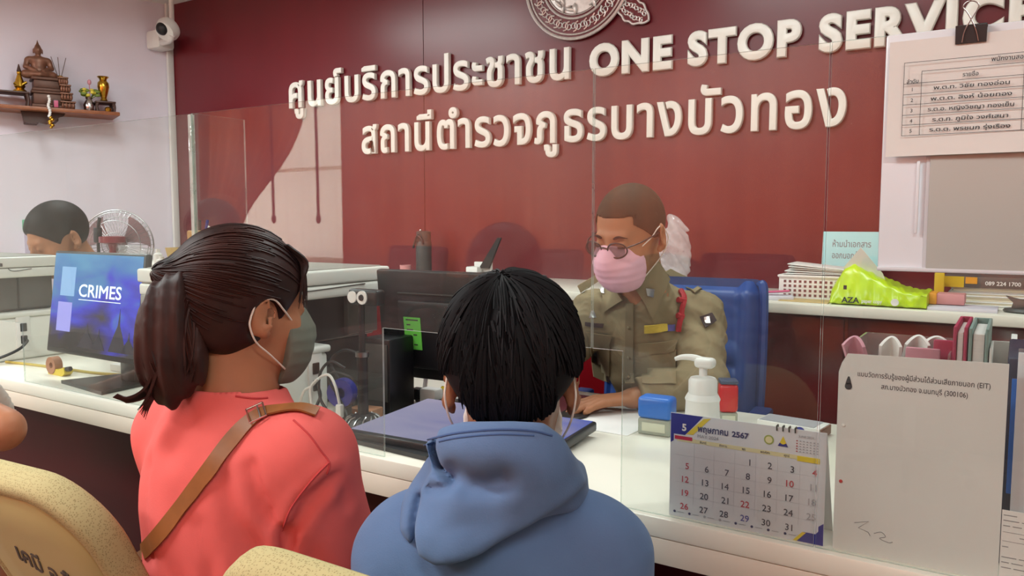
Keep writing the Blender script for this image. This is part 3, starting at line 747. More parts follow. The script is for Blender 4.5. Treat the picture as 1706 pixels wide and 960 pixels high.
b = MB(); zc = zs(604)
b.box((.004, 0, zc), (.042, .032, .022), .009, M=Ms, seg=3)
pp = bez([(.0, 0, zc+.003), (-.022, 0, zc+.0085), (-.046, 0, zc+.0075), (-.062, 0, zc+.002)], 12)
b.tube([Ms @ p for p in pp], [.0088-.0045*i/(len(pp)-1) for i in range(len(pp))], 10)
b.build('pump_head', 'white_plastic', t)
mat('silver_card', (168, 170, 176), rough=.35, var=.08); mat('brown_card', (122, 84, 66), rough=.6, var=.05)
t = thing('ink_box', 'small flat silver and white box near the back edge of the counter', 'box', (-.44, 1.95, CT), -.12); M = WM[t.name]
MB().box((0, 0, .013), (.15, .075, .026), .002, M=M).build('carton', 'white_plastic', t)
MB().box((-.005, 0, .0265), (.13, .068, .0014), M=M).build('printed_top', 'silver_card', t)
MB().lathe([(0, 0), (.011, 0), (.011, .0016), (0, .0016)], 20, M @ Matrix.Translation((.03, -.0378, .014)) @ Matrix.Rotation(PI/2, 4, 'X')).build('blue_dot', 'blue_plastic', t)
MB().box((.076, 0, .013), (.004, .07, .022), .001, M=M).build('end_flap', 'brown_card', t)
t = thing('lidded_tube', 'slim clear tube with a red cap standing between the calendar and the white notice', 'tube', (-.222, 1.37, CT))
MB().lathe([(0, 0), (.014, 0), (.014, .135), (.010, .14)], 18, Matrix.Translation((-.222, 1.37, CT))).build('tube', 'clear_plastic', t)
MB().lathe([(.0, .136), (.016, .136), (.017, .15), (.010, .168), (0, .17)], 18, Matrix.Translation((-.222, 1.37, CT))).build('cap', 'stamp_red', t)

# papers, card and mouse pad where the officer's hand rests
b = MB()
o = MB().prism([(-.20, -.15), (.17, -.16), (.19, .12), (-.17, .14)], Matrix.Translation((-.93, 1.86, CT)), .0016).build('paper_sheet', 'white_paper'); tag(reorigin(o, (-.93, 1.86, CT)), "white paper sheet lying under the officer's hand", 'paper')
mat('pink_card', (206, 140, 140), rough=.6, var=.06)
t = thing('mouse_pad', "black oval mouse pad beside the officer's hand", 'mouse pad', (-1.00, 1.80, CT+.0018))
MB().lathe([(0, 0), (.10, 0), (.104, .003), (.10, .006), (0, .006)], 40, Matrix.Translation((-1.02, 1.80, CT+.0018)) @ Matrix.Diagonal((1, .75, 1, 1))).build('pad', 'black_plastic', t)
o = MB().box((0, 0, .004), (.12, .07, .003), .001, M=Matrix.Translation((-.985, 1.905, CT)) @ Matrix.Rotation(-.2, 4, 'Z')).build('identity_card', 'pink_card'); tag(reorigin(o, (-.985, 1.905, CT)), "small pink card under the officer's fingers", 'card')
# ------------------------------------------------------------------ paper and boards at the screen
def facing(x, y, z): return Matrix(((1, 0, 0, x), (0, 0, -1, y), (0, 1, 0, z), (0, 0, 0, 1)))   # local x right, y up, z towards the public
mat('board_white', (202, 205, 210), rough=.35, var=.02); mat('board_face', (180, 181, 176), rough=.3, var=.02, vscale=3); mat('board_frame', (222, 226, 232), rough=.3, var=.01)
BY = GY-.012
t = thing('notice_board', 'blank pale grey board with a white frame hanging on the acrylic screen', 'board', (.05, BY, 1.197))
MB().box((.10, BY, 1.362), (.545, .010, .331), .003).build('backing', 'board_frame', t)
MB().box((.135, BY-.0065, 1.350), (.50, .003, .300), .001).build('side_strip', 'board_white', t)
MB().box((.130, BY-.009, 1.350), (.50, .004, .302), .001, M=Matrix.Translation((.01, 0, 0))).build('face_sheet', 'board_face', t)
MB().box((-.124, BY-.0115, 1.30), (.004, .003, .10), .001).build('clip_rail', 'board_frame', t)
MB().box((.10, BY-.004, 1.199), (.545, .016, .006), .002).build('bottom_ledge', 'board_white', t)
t = thing('paper_list', 'white sheet with a five row table clipped over the top of the board', 'paper', (-.01, BY-.02, 1.36))
PX0, PX1, PZ0, PZ1, PY = -.166, .135, 1.357, 1.515, BY-.014
Pm = facing(PX0, PY, PZ0)
def sheetfn(u, v): return Vector((PX0+(PX1-PX0)*u, PY-.004*math.sin(u*2.4)*(1-v)-.002*(1-v), PZ0+(PZ1-PZ0)*v))
MB().grid(sheetfn, 12, 8, thick=.0005).build('sheet', 'white_paper', t)
b = MB(); T = Pm @ Matrix.Translation((0, 0, .0065))
W_, H_ = PX1-PX0, PZ1-PZ0
tx0, tx1, ty1, ty0 = .020, .262, .127, .028
def rule(xa, ya, xb, yb): b.box(((xa+xb)/2, (ya+yb)/2, 0), (abs(xb-xa)+.0006, abs(yb-ya)+.0006, .0004), M=T)
rows = [ty1, .114, .0985, .084, .070, .056, .0425, ty0]
for i, yy in enumerate(rows):
    if i != 1: rule(tx0, yy, tx1, yy)
rule(tx0+.022, .114, tx1, .114)
for xx in (tx0, tx1): rule(xx, ty0, xx, ty1)
for xx in (tx0+.022, tx0+.140): rule(xx, ty0, xx, .114)
def wr(s, x, y, size, al='LEFT', w=None): b.text(s, T @ Matrix.Translation((x, y, 0)), size, depth=.0003, align=al, width=w, bold=.012, ext=.2)
wr('พนักงานสอบสวน (ออกเวร)', .165, .119, .0078, 'CENTER')
wr('ลำดับ', tx0+.011, .099, .0070, 'CENTER'); wr('รายชื่อ', tx0+.08, .1025, .0072, 'CENTER'); wr('หมายเลขโทรศัพท์', tx0+.150, .1025, .0072)
for k, (nm, ph) in enumerate((('พ.ต.ท. วิชัย ทองอ่อน', '094-'), ('พ.ต.ต. สิงห์ น้อยทอง', '095-'), ('ร.ต.อ. หญิงวิชญา ทองเย็น', '061-'), ('ร.ต.ท. ภูมิใจ วงศ์เสนา', '084-1'), ('ร.ต.ต. พรชนก รุ่งเรือง', '064-0'))):
    y = rows[2+k]-.0105; wr(str(k+1), tx0+.011, y, .0068, 'CENTER'); wr(nm, tx0+.081, y, .0072, 'CENTER', .088+.006*(k % 3)); wr(ph, tx0+.152, y, .0074)
b.build('printed_table', 'ink', t)
cp = on_y(1618, 58, PY)
t = thing('binder_clip', 'black binder clip with wire handles at the top of the paper list', 'clip', (cp.x, PY, cp.z-.02))
MB().prism([(-.018, -.011), (.018, -.011), (.0185, .011), (-.0185, .013)], facing(cp.x, PY-.0015, cp.z), .0022).build('jaw', 'black_plastic', t)
MB().prism([(-.018, -.011), (.018, -.011), (.018, .012), (-.018, .012)], facing(cp.x, GY+.009, cp.z), .0022).build('jaw', 'black_plastic', t)
MB().box((cp.x, (PY+GY+.006)/2, cp.z+.0115), (.037, GY+.009-PY+.003, .004), .0015).build('spine', 'black_plastic', t)
for yy in (PY-.0055,):
    b = MB(); f = lambda x, z: Vector((cp.x+x, yy, cp.z+z))
    b.tube(bez([f(-.010, -.010), f(-.007, .006), f(.003, .026), f(.0075, .036), f(.002, .042), f(-.006, .042), f(-.0105, .036), f(-.004, .026), f(.005, .006), f(.009, -.010)], 40), .0008, 6)
    b.build('wire_handle', 'steel', t)

# survey notice (its square code is left out)
SY = 1.283
t = thing('survey_notice', 'white paper notice with two Thai heading lines standing beside the calendar', 'notice', (-.115, SY, CT))
Sm = facing(-.2245, SY, CT+.0)
poly = [(0, 0), (.2195, 0), (.2195, .307), (.2195, .311), (.012, .3068), (.004, .292), (0, .278)]
MB().prism(poly, Sm, .0014).build('sheet', 'grey_paper', t)
b = MB(); T = Sm @ Matrix.Translation((0, 0, .0016))
def wr2(s, x, y, size, w): b.text(s, T @ Matrix.Translation((x, y, 0)), size, depth=.0003, align='CENTER', width=w, bold=.008, ext=.2)
wr2('แบบวัดการรับรู้ของผู้มีส่วนได้ส่วนเสียภายนอก (EIT)', .113, .274, .0105, .172)
wr2('สภ.บางบัวทอง จ.นนทบุรี (300106)', .116, .258, .0105, .112)
b.build('heading', 'ink', t)
b = MB()
b.lathe([(0, 0), (.0052, 0), (.0052, .0005), (0, .0005)], 20, T @ Matrix.Translation((.0145, .257, 0))); b.prism([(-.0045, 0), (.0045, 0), (.0030, .006), (.001, .012), (-.001, .012), (-.0030, .006)], T @ Matrix.Translation((.0145, .260, 0)), .0005)
b.build('small_crest', 'ink', t)
b = MB()
b.tube([T @ Vector(p) for p in ((.030, .047, 0), (.050, .053, 0), (.036, .040, 0), (.050, .036, 0), (.053, .031, 0))], .0005, 4)
b.tube([T @ Vector(p) for p in bez([(.058, .036, 0), (.068, .040, 0), (.074, .034, 0), (.066, .030, 0), (.078, .026, 0), (.084, .028, 0)], 20)], .0005, 4)
b.build('pencil_scribble', 'grey_ink', t)
b = MB(); b.lathe([(0, 0), (.0028, 0), (.002, .0012), (0, .0014)], 12, T @ Matrix.Translation((.0085, .108, 0))); b.build('red_pin', 'stamp_red', t)
b = MB(); b.lathe([(0, 0), (.0028, 0), (.002, .0012), (0, .0014)], 12, T @ Matrix.Translation((.0095, .196, 0))); b.build('white_pin', 'white_plastic', t)
# second stand, form and dark folders at the right edge
t = thing('sheet_stand', 'pale sheet stand at the right edge beside the white notice', 'stand', (.10, 1.305, CT))
MB().box((.108, 1.305, CT+.205), (.206, .004, .24), .001).build('sheet', 'board_white', t)
MB().box((.108, 1.32, CT+.012), (.20, .07, .024), .003).build('foot', 'clear_plastic', t)
MB().box((.108, 1.309, CT+.17), (.206, .003, .32), .001).build('back_plate', 'clear_plastic', t)
t = thing('printed_form', 'white printed form with grey text lines at the bottom right, beside the notice', 'paper', (.09, 1.281, CT))
Fm = facing(-.004, 1.281, CT)
MB().prism([(0, 0), (.20, 0), (.20, .104), (0, .106)], Fm, .001).build('sheet', 'white_paper', t)
b = MB(); T = Fm @ Matrix.Translation((0, 0, .0011)); rf = random.Random(5)
for k in range(13):
    y = .099-k*.0075; x = .002
    while x < .19:
        w = rf.uniform(.006, .022)
        if rf.random() < (.35 if 3 < k < 8 else .75): b.box((x+w/2, y, 0), (w, .0011, .0003), M=T)
        x += w+.003
for yy in (.062, .075): b.box((.1, yy, 0), (.196, .0006, .0003), M=T)
b.build('print', 'grey_ink', t)
mat('navy_file', (34, 38, 62), rough=.45, var=.05)
t = thing('box_file', 'dark box file with a blue spine label between the notice and the right stand', 'file', (.03, 1.42, CT))
MB().box((.035, 1.46, CT+.155), (.085, .22, .31), .004).build('case', 'navy_file', t)
MB().box((-.008, 1.43, CT+.18), (.003, .05, .16), .001).build('spine_label', 'stamp_blue', t)
MB().box((.012, 1.3485, CT+.195), (.026, .003, .17), .001).build('spine_label', 'stamp_blue', t)

# desk calendar
CY = 1.280; c0 = on_y(1117, 862, CY); CW, CH = .2535, .180; cx0 = -.4915
mat('calendar_paper', (206, 207, 212), rough=.6, var=.02); mat('cal_blue', (28, 30, 128), rough=.5, var=0); mat('cal_yellow', (214, 190, 44), rough=.5, var=0); mat('cal_beige', (212, 205, 160), rough=.5, var=0)
mat('cal_red', (190, 60, 72), rough=.5, var=0); mat('cal_rose', (186, 24, 60), rough=.5, var=0); mat('cal_navy', (58, 56, 96), rough=.5, var=0); mat('cal_num', (74, 72, 84), rough=.5, var=0); mat('cal_lilac', (82, 80, 150), rough=.5, var=0); mat('cal_line', (184, 186, 192), rough=.5, var=0); mat('cal_pale', (158, 158, 164), rough=.5, var=0); mat('cal_green', (150, 160, 80), rough=.5, var=0)
t = thing('desk_calendar', 'white desk calendar for May 2567 with blue corners standing on the counter edge', 'calendar', (cx0+CW/2, CY+.03, CT))
Cm = facing(cx0, CY, CT)
MB().box((CW/2, CH/2, -.0006), (CW, CH, .0012), M=Cm).build('page', 'calendar_paper', t)
Bm = Matrix.Translation((cx0, CY+.005, CT+CH)) @ Matrix.Rotation(math.radians(64), 4, 'X')
MB().box((CW/2, -.0005, -.10), (CW, .0015, .198), M=Matrix.Translation((cx0, CY+.003, CT+CH)) @ Matrix.Rotation(math.radians(22), 4, 'X')).build('back_board', 'white_paper', t)
b = MB()
for k in range(4): b.tube([Cm @ Vector((.178+k*.0095, CH-.006, .0006)), Cm @ Vector((.178+k*.0095, CH+.002, .002)), Cm @ Vector((.178+k*.0095, CH+.002, -.006)), Cm @ Vector((.178+k*.0095, CH-.005, -.008))], .0012, 6)
b.build('binding', 'grey_dark', t)
def cz(k): return Cm @ Matrix.Translation((0, 0, .0002*k))
b = MB(); mats = ['cal_blue', 'cal_yellow', 'cal_beige', 'cal_rose', 'cal_line', 'cal_green']
b.prism([(.0005, CH-.0005), (.057, CH-.0005), (.036, CH-.025), (.026, CH-.036), (.006, CH-.036), (.006, CH-.048), (.0005, CH-.052)], cz(0), .0003, 0)
b.prism([(.058, CH-.004), (.070, CH-.002), (.040, CH-.034), (.028, CH-.034)], cz(1), .0003, 1)
b.box((.128, CH-.0445, .0002), (.232, .0065, .0003), M=cz(1), mi=2)
b.box((.0235, CH-.0415, .0004), (.031, .0062, .0003), M=cz(2), mi=3); b.box((.2275, CH-.0460, .0004), (.034, .0080, .0003), M=cz(2), mi=1)
b.prism([(CW-.0005, .0005), (CW-.0005, .036), (CW-.008, .030), (CW-.008, .022), (CW-.012, .017), (CW-.030, .017), (CW-.046, .0005)], cz(0), .0003, 0)
b.prism([(CW-.046, .0005), (CW-.040, .0005), (CW-.026, .0165), (CW-.032, .0165)], cz(1), .0003, 1)
for k in range(1, 7): b.box((.008+k*.0345, .078, .0002), (.0004, .108, .0002), M=cz(0), mi=4)
for k in range(1, 5): b.box((.128, .132-k*.0237, .0002), (.235, .0004, .0002), M=cz(0), mi=4)
b.lathe([(0, 0), (.0078, 0), (.0078, .0004), (0, .0004)], 24, cz(1) @ Matrix.Translation((.166, CH-.023, 0)), 5)
b.lathe([(0, 0), (.0055, 0), (.0055, .0003), (0, .0003)], 24, cz(3) @ Matrix.Translation((.166, CH-.023, 0)), 2)
b.prism([(-.006, -.005), (.006, -.005), (0, .008)], cz(1) @ Matrix.Translation((.188, CH-.022, 0)), .0004, 1)
b.prism([(-.008, -.0075), (.008, -.0075), (.005, -.002), (0, -.005), (-.005, -.002)], cz(3) @ Matrix.Translation((.188, CH-.023, 0)), .0004, 0)
b.build('printed_design', mats, t)
b = MB(); nm = ['cal_num', 'cal_red', 'cal_lilac', 'cal_pale', 'cal_navy', 'white_paper']
def num(s, x, y, size, mi, al='RIGHT', bold=.012, w=None): b.text(s, cz(4) @ Matrix.Translation((x, y, 0)), size, mi, depth=.0003, align=al, bold=bold, ext=.2, width=w)
red = {5, 12, 19, 26, 10, 22, 4, 6}; pale = {11, 18, 25}
for d in range(1, 32):
    c = (d+2) % 7; r = (d+2)//7
    num(str(d), .034+c*.0345, .1095-r*.0237, .0150, 3 if d in pale else 2 if d == 29 else 1 if d in red and d != 6 else 0, bold=.008)
num('5', .0245, CH-.0285, .0165, 5, 'CENTER', .035)
num('พฤษภาคม', .048, CH-.0265, .0145, 4, 'LEFT', .028, .052); num('2567', .106, CH-.0265, .0125, 4, 'LEFT', .04, .028); num('MAY 2024', .048, CH-.0365, .0075, 3, 'LEFT', .02, .036)
num('JUNE 2024', .223, CH-.012, .0050, 3, 'CENTER', .01)
for r in range(5):
    for c in range(7): b.box((.2095+c*.0052, CH-.018-r*.0042, 0), (.0022, .0016, .0003), M=cz(4), mi=1 if c == 0 else 3)
for c, wd in enumerate(('อาทิตย์', 'จันทร์', 'อังคาร', 'พุธ', 'พฤหัสฯ', 'ศุกร์', 'เสาร์')): num(wd, .0235+c*.0342, CH-(.0435 if c == 0 else .0462), .0052, 5 if c in (0, 6) else 0, 'CENTER', .01)
for k in range(8):
    b.lathe([(0, 0), (.0022, 0), (.0022, .0004), (0, .0004)], 14, cz(3) @ Matrix.Translation((.010+k*.0265, .0085, 0)), 3 if k in (2, 3) else 4)
    b.box((.021+k*.0265, .0085, 0), (.011, .0008, .0003), M=cz(3), mi=3)
b.build('printed_numbers', nm, t)

# ------------------------------------------------------------------ files standing on the counter behind the notice
mat('pink_file', (196, 134, 148), rough=.5, var=.06); mat('rose_file', (172, 46, 82), rough=.45, var=.06); mat('teal_file', (128, 152, 146), rough=.45, var=.10); mat('page_white', (222, 216, 212), rough=.8, var=.05, vscale=60, stretch=(1, 1, 8))
FY = 1.72
def fz(y, Y=FY): return on_y(1500, y, Y).z
def fx(x, Y=FY): return on_y(x, 560, Y).x
t = thing('file_tray', 'clear desk file tray behind the white notice', 'tray', (fx(1520), FY+.06, CT))
xa, xb = fx(1415), fx(1584)
for c, s in (((( xa+xb)/2, FY+.10, CT+.004), (xb-xa, .24, .008)), ((xa, FY+.10, CT+.13), (.004, .24, .25)), ((xb, FY+.10, CT+.13), (.004, .24, .25)), (((xa+xb)/2, FY+.218, CT+.13), (xb-xa, .004, .25))): MB().box(c, s, .001).build('wall_panel', 'clear_plastic', t)
def curl(label, px0, px1, ptop, m, lean, Y):
    x0, x1 = fx(px0, Y), fx(px1, Y); zt = on_y((px0+px1)/2, ptop, Y).z
    def fn(u, v):
        z = CT+.012+(zt-CT-.012)*v; return Vector((x0+(x1-x0)*u+lean*v*v*.05, Y+.02*math.sin(u*PI)-.05*v*v, z-.018*(2*u-1)**2*v))
    o = MB().grid(fn, 10, 10, thick=.006).build('paper_sleeve', m); return tag(reorigin(o, (x0, Y, CT+.012)), label, 'paper', 'paper sleeves in the file tray')
curl('curled pink and grey edged sleeve at the left of the file tray', 1436, 1476, 558, 'pink_file', -.6, FY+.03)
curl('curled white paper next to the pink edged sleeve in the file tray', 1462, 1500, 556, 'white_paper', .2, FY+.06)
curl('tall curled white paper in the middle of the file tray', 1490, 1532, 553, 'white_paper', .5, FY+.10)
curl('curled white paper leaning over the pink folder in the file tray', 1520, 1572, 555, 'white_paper', .4, FY+.14)
def folder(label, px0, px1, ptop, m, Y, name='folder'):
    x0, x1 = fx(px0, Y), fx(px1, Y); zt = on_y((px0+px1)/2, ptop, Y).z
    o = MB().box(((x0+x1)/2, Y, (CT+.010+zt)/2), (x1-x0, .010, zt-CT-.010), .003).build(name, m); return tag(reorigin(o, ((x0+x1)/2, Y, CT+.010)), label, 'folder')
folder('pink folder standing at the front of the file tray', 1510, 1568, 580, 'pink_file', FY+.005)
folder('rose folder standing beside the pink folder in the file tray', 1556, 1597, 567, 'rose_file', FY+.035)
def binder(label, px0, px1, ptop, m, dpt, Y):
    x0, x1 = fx(px0, Y), fx(px1, Y); zt = on_y((px0+px1)/2, ptop, Y).z; w = x1-x0
    t = thing('ring_binder', label, 'binder', ((x0+x1)/2, Y+dpt/2, CT)); h = zt-CT
    MB().box((x0+.003, Y+dpt/2, CT+h/2), (.006, dpt, h), .002).build('cover', m, t); MB().box((x1-.003, Y+dpt/2, CT+h/2), (.006, dpt, h), .002).build('cover', m, t)
    MB().box(((x0+x1)/2, Y+dpt-.003, CT+h/2), (w, .006, h), .002).build('spine', m, t)
    MB().box(((x0+x1)/2, Y+dpt/2-.006, CT+h/2-.004), (w-.014, dpt-.02, h-.014), .001).build('pages', 'page_white', t)
    return t
binder('rose pink ring binder with white pages standing right of the file tray', 1588, 1612, 545, 'rose_file', .20, FY)
binder('grey green ring binder standing between the pink binder and the white box', 1614, 1648, 548, 'teal_file', .20, FY)
t = thing('open_box', 'small open white box standing right of the grey green binder', 'box', (fx(1670), FY+.06, CT))
xa, xb, zt = fx(1652), fx(1690), fz(570)
for c, s in (((xa, FY+.06, (CT+zt)/2), (.004, .12, zt-CT)), ((xb, FY+.06, (CT+zt)/2+.008), (.010, .12, zt-CT+.016)), (((xa+xb)/2, FY, (CT+zt)/2-.02), (xb-xa, .004, zt-CT-.04)), (((xa+xb)/2, FY+.12, (CT+zt)/2), (xb-xa, .004, zt-CT)), (((xa+xb)/2, FY+.06, CT+.15), (xb-xa, .12, .004))): MB().box(c, s, .001).build('side', 'white_paper', t)

# ------------------------------------------------------------------ things on the back counter
LT = .9802
mat('lime_wrap', (190, 222, 20), rough=.28, var=.10, vscale=22, spec=.6, bump=.25, bscale=30); mat('lime_clear', (205, 225, 90), rough=.2, var=.06)
mat('basket_white', (226, 218, 212), rough=.5, var=.02); mat('hole_dark', (120, 66, 66), rough=.6, var=0)
mat('card_blue', (168, 214, 216), rough=.6, var=.02); mat('yellow_file', (206, 168, 26), rough=.5, var=.04); mat('orange_file', (226, 152, 40), rough=.5, var=.04); mat('grey_file', (92, 84, 80), rough=.5, var=.04); mat('cream_pages', (224, 214, 190), rough=.8, var=.06, vscale=90, stretch=(.2, .2, 12)); mat('beige_folder', (196, 168, 116), rough=.6, var=.05); mat('lilac_paper', (206, 200, 210), rough=.8, var=.05, vscale=70, stretch=(.2, .2, 10)); mat('pink_ribbon', (206, 92, 128), rough=.5, var=.06)
# lime wrapped ream, torn open at its left end with a sheet sticking out
GYf = 2.845; gx0, gx1 = on_y(1380, 505, GYf).x, on_y(1543, 515, GYf).x
t = thing('paper_ream', 'lime green wrapped ream of paper torn open on the back counter', 'paper ream', ((gx0+gx1)/2, GYf+.11, LT))
zr = lambda y: on_y(1460, y, GYf).z
def ream(u, v):
    a = v*2*PI; x = gx0+(gx1-gx0)*u
    hgt = .052+.085*max(0, 1-abs(u-.22)/.62)**1.2 - (.05*max(0, (.12-u)/.12)); dp = .105-.012*max(0, (.1-u)/.1)
    ca, sa = math.cos(a), math.sin(a); e = .35
    y = math.copysign(abs(ca)**e, ca)*dp; z = (math.copysign(abs(sa)**e, sa)*.5+.5)*hgt
    y *= 1-.55*(z/hgt)*max(0, 1-abs(u-.2)/.7)
    wr_ = .0025*math.sin(u*37+v*19)+.002*math.sin(u*61-v*40)
    return Vector((x, GYf+.108+y+wr_, LT+.0005+max(0, z+wr_*(1 if z > .01 else 0))))
b = MB(); b.grid(ream, 44, 36); bmesh.ops.remove_doubles(b.bm, verts=b.bm.verts, dist=.0006); bmesh.ops.holes_fill(b.bm, edges=b.bm.edges, sides=80)
rm = b.build('wrapper', 'lime_wrap', t, sharp=60)
gm = facing(gx0, GYf, LT)
b = MB(); b.text('AZA', gm @ Matrix.Translation((.042, .012, .0065)), .026, depth=.001, width=.056, bold=.03, ext=.2); b.box((.052, .062, .0035), (.010, .014, .003), M=gm)
b.build('wrapper_print', 'ink', rm)
b = MB(); b.text('paper copy', gm @ Matrix.Translation((.105, .014, .0065)), .018, depth=.001, width=.062, bold=.02, ext=.2); b.lathe([(0, 0), (.012, 0), (.012, .001), (0, .001)], 20, gm @ Matrix.Translation((.205, .020, .0062)))
b.build('wrapper_print', 'white_paper', rm)
xs_ = on_y(1435, 440, GYf)
MB().prism([(-.075, -.02), (.065, -.075), (.05, -.035), (-.018, .055)], facing(xs_.x+.005, GYf+.075, xs_.z) @ Matrix.Rotation(.25, 4, 'X'), .0015).build('loose_sheet', 'white_paper', t)
# perforated basket with papers
bxm, bxy = on_y(1350, 482, 3.02), 3.10
t = thing('paper_basket', 'white perforated plastic basket full of papers behind the lime ream', 'basket', (bxm.x+.03, bxy, LT))
wB, dB, hB = .27, .20, .082
b = MB()
for sx, sy, lx, ly in ((0, -1, wB, .004), (0, 1, wB, .004), (-1, 0, .004, dB), (1, 0, .004, dB)): b.box((bxm.x+.03+sx*wB/2, bxy+sy*dB/2, LT+hB/2), (lx, ly, hB), .0015)
b.box((bxm.x+.03, bxy, LT+.002), (wB, dB, .004)); b.build('tub', 'basket_white', t)
b = MB()
for (sx, sy, lx, ly) in ((0, -1, wB+.014, .014), (0, 1, wB+.014, .014), (-1, 0, .014, dB), (1, 0, .014, dB)): b.box((bxm.x+.03+sx*wB/2, bxy+sy*dB/2, LT+hB), (lx, ly, .010), .004)
b.build('rim', 'basket_white', t)
b = MB()
for i in range(14):
    for j in range(4): b.box((bxm.x+.03-wB/2+.02+i*.0178, bxy-dB/2-.0022, LT+.014+j*.0165), (.009, .001, .009))
b.build('holes', 'hole_dark', t)
def paper_pile(label, c, w, d, n, rz0, spread, m='white_paper', tilt=0., cat='paper', grp=None):
    t = thing('paper_pile', label, cat, c, 0., grp); rr = random.Random(int(abs(c[0])*1000))
    for k in range(n): MB().box((0, 0, 0), (w, d, .0035), .0005, M=Matrix.Translation((c[0]+rr.uniform(-spread, spread), c[1]+rr.uniform(-spread, spread), c[2]+.003+k*.0058)) @ Matrix.Rotation(rz0+rr.uniform(-.12, .12), 4, 'Z') @ Matrix.Rotation(tilt*(k/max(1, n-1)), 4, 'Y')).build('sheet', m if k % 3 else 'grey_paper', t)
    return t
paper_pile('loose white papers sticking out of the perforated basket', (bxm.x+.035, bxy, LT+.088), .25, .17, 5, .1, .012, tilt=.09)
cc = on_y(1415, 440, 3.30)
o = MB().box((0, 0, 0), (.215, .003, .24), .001, M=Matrix.Translation((cc.x, 3.33, LT+.121)) @ Matrix.Rotation(math.radians(-6), 4, 'X'))
t = thing('table_card', 'light blue card with Thai words standing against the red wall', 'card', (cc.x, 3.33, LT)); o.build('card', 'card_blue', t)
cw = on_y(1376, 408, 3.3)
b = MB(); Tm = Matrix.Translation((cc.x, 3.33, LT+.121)) @ Matrix.Rotation(math.radians(-6), 4, 'X') @ Matrix.Rotation(PI/2, 4, 'X') @ Matrix.Translation((0, 0, .0018))
b.text('ห้ามนำเอกสาร', Tm @ Matrix.Translation((0, .06, 0)), .034, depth=.0005, align='CENTER', width=.14, bold=.01, ext=.2); b.text('ออกนอกห้อง', Tm @ Matrix.Translation((-.01, .015, 0)), .034, depth=.0005, align='CENTER', width=.12, bold=.01, ext=.2); b.build('writing', 'grey_ink', t)
bf = on_y(1340, 503, 2.89)
o = MB().box((0, 0, .002), (.17, .10, .004), .001, M=Matrix.Translation((bf.x, 2.93, LT)) @ Matrix.Rotation(-.08, 4, 'Z')).build('paper_folder', 'beige_folder'); tag(reorigin(o, (bf.x, 2.93, LT)), 'flat beige folder under the edge of the perforated basket', 'folder')
pk = on_y(1296, 487, 2.93)
t = thing('ribbon_file', 'bundle of pink and white tied papers on the back counter beside the blue chair', 'papers', (pk.x-.05, 3.0, LT))
MB().box((0, 0, .007), (.16, .22, .014), .002, M=Matrix.Translation((pk.x-.05, 3.0, LT)) @ Matrix.Rotation(.3, 4, 'Z')).build('papers', 'lilac_paper', t)
MB().tube([(pk.x-.12, 2.92, LT+.017), (pk.x-.05, 2.94, LT+.024), (pk.x+.03, 2.97, LT+.030)], .012, 8, flat=(.35, 1.2)).build('ribbon', 'pink_ribbon', t)
# stack of books and files at the right
def book(label, x0, x1, y0, y1, z0, z1, mc, mp, spine=None):
    t = thing('book', label, 'book', ((x0+x1)/2, (y0+y1)/2, z0), 0, 'books stacked on the back counter')
    MB().box(((x0+x1)/2, (y0+y1)/2, z0+.002), (x1-x0, y1-y0, .004), .001).build('cover', mc, t); MB().box(((x0+x1)/2, (y0+y1)/2, z1-.002), (x1-x0, y1-y0, .004), .001).build('cover', mc, t)
    MB().box(((x0+x1)/2+.003, (y0+y1)/2, (z0+z1)/2), (x1-x0-.010, y1-y0-.006, z1-z0-.008), .001).build('pages', mp, t)
    if spine: MB().box(((x0+x1)/2, y0+.001, (z0+z1)/2), (x1-x0, .004, z1-z0), .001).build('spine', spine, t)
    return t
BYk = 3.06; bx0, bx1 = on_y(1572, 490, BYk).x, .36
zq = lambda y: on_y(1640, y, BYk).z
zz = [LT, LT+.016, LT+.030, LT+.044, LT+.062, LT+.098]
book('cream paged book lying at the bottom of the stack', bx0+.03, bx1, BYk, BYk+.24, zz[0]+.001, zz[1], 'white_paper', 'cream_pages')
book('cream paged book second from the bottom of the stack', bx0+.02, bx1, BYk+.01, BYk+.25, zz[1]+.0005, zz[2], 'cream_pages', 'cream_pages')
book('cream paged book in the middle of the stack', bx0+.012, bx1, BYk+.006, BYk+.25, zz[2]+.0005, zz[3], 'white_paper', 'cream_pages')
book('cream paged book just under the grey and yellow one', bx0+.02, bx1, BYk+.008, BYk+.25, zz[3]+.0005, zz[4], 'white_paper', 'cream_pages')
tb = book('thick grey spined book with a yellow and orange end on top of the stack', bx0-.005, bx1, BYk-.004, BYk+.25, zz[4]+.0005, zz[5], 'grey_file', 'cream_pages', 'grey_file')
b = MB(); b.box((bx0+.030, BYk-.0045, (zz[4]+zz[5])/2), (.058, .003, .036)); b.build('yellow_end', 'yellow_file', tb)
b = MB(); b.box((bx0+.080, BYk-.005, (zz[4]+zz[5])/2+.006), (.034, .003, .022)); b.build('orange_label', 'orange_file', tb)
b = MB(); b.text('089 224 1700', facing(bx0+.12, BYk-.0062, zz[4]+.010), .018, depth=.0006, width=.10, bold=.02, ext=.2); b.build('spine_lettering', 'white_paper', tb)
yb = on_y(1577, 490, 2.99)
o = MB().box((0, 0, .055), (.030, .012, .11), .003, M=Matrix.Translation((bx0-.012, BYk-.03, LT))).build('file_divider', 'yellow_file'); tag(reorigin(o, (bx0-.012, BYk-.03, LT)), 'upright yellow file end beside the stack of cream paged books', 'file')
ox = on_y(1548, 500, 2.93).x; ox2 = on_y(1600, 500, 2.93).x
t = thing('file_pouch', 'flat pinkish file with an orange end lying right of the lime ream', 'file', ((ox+ox2)/2, 2.97, LT+.012))
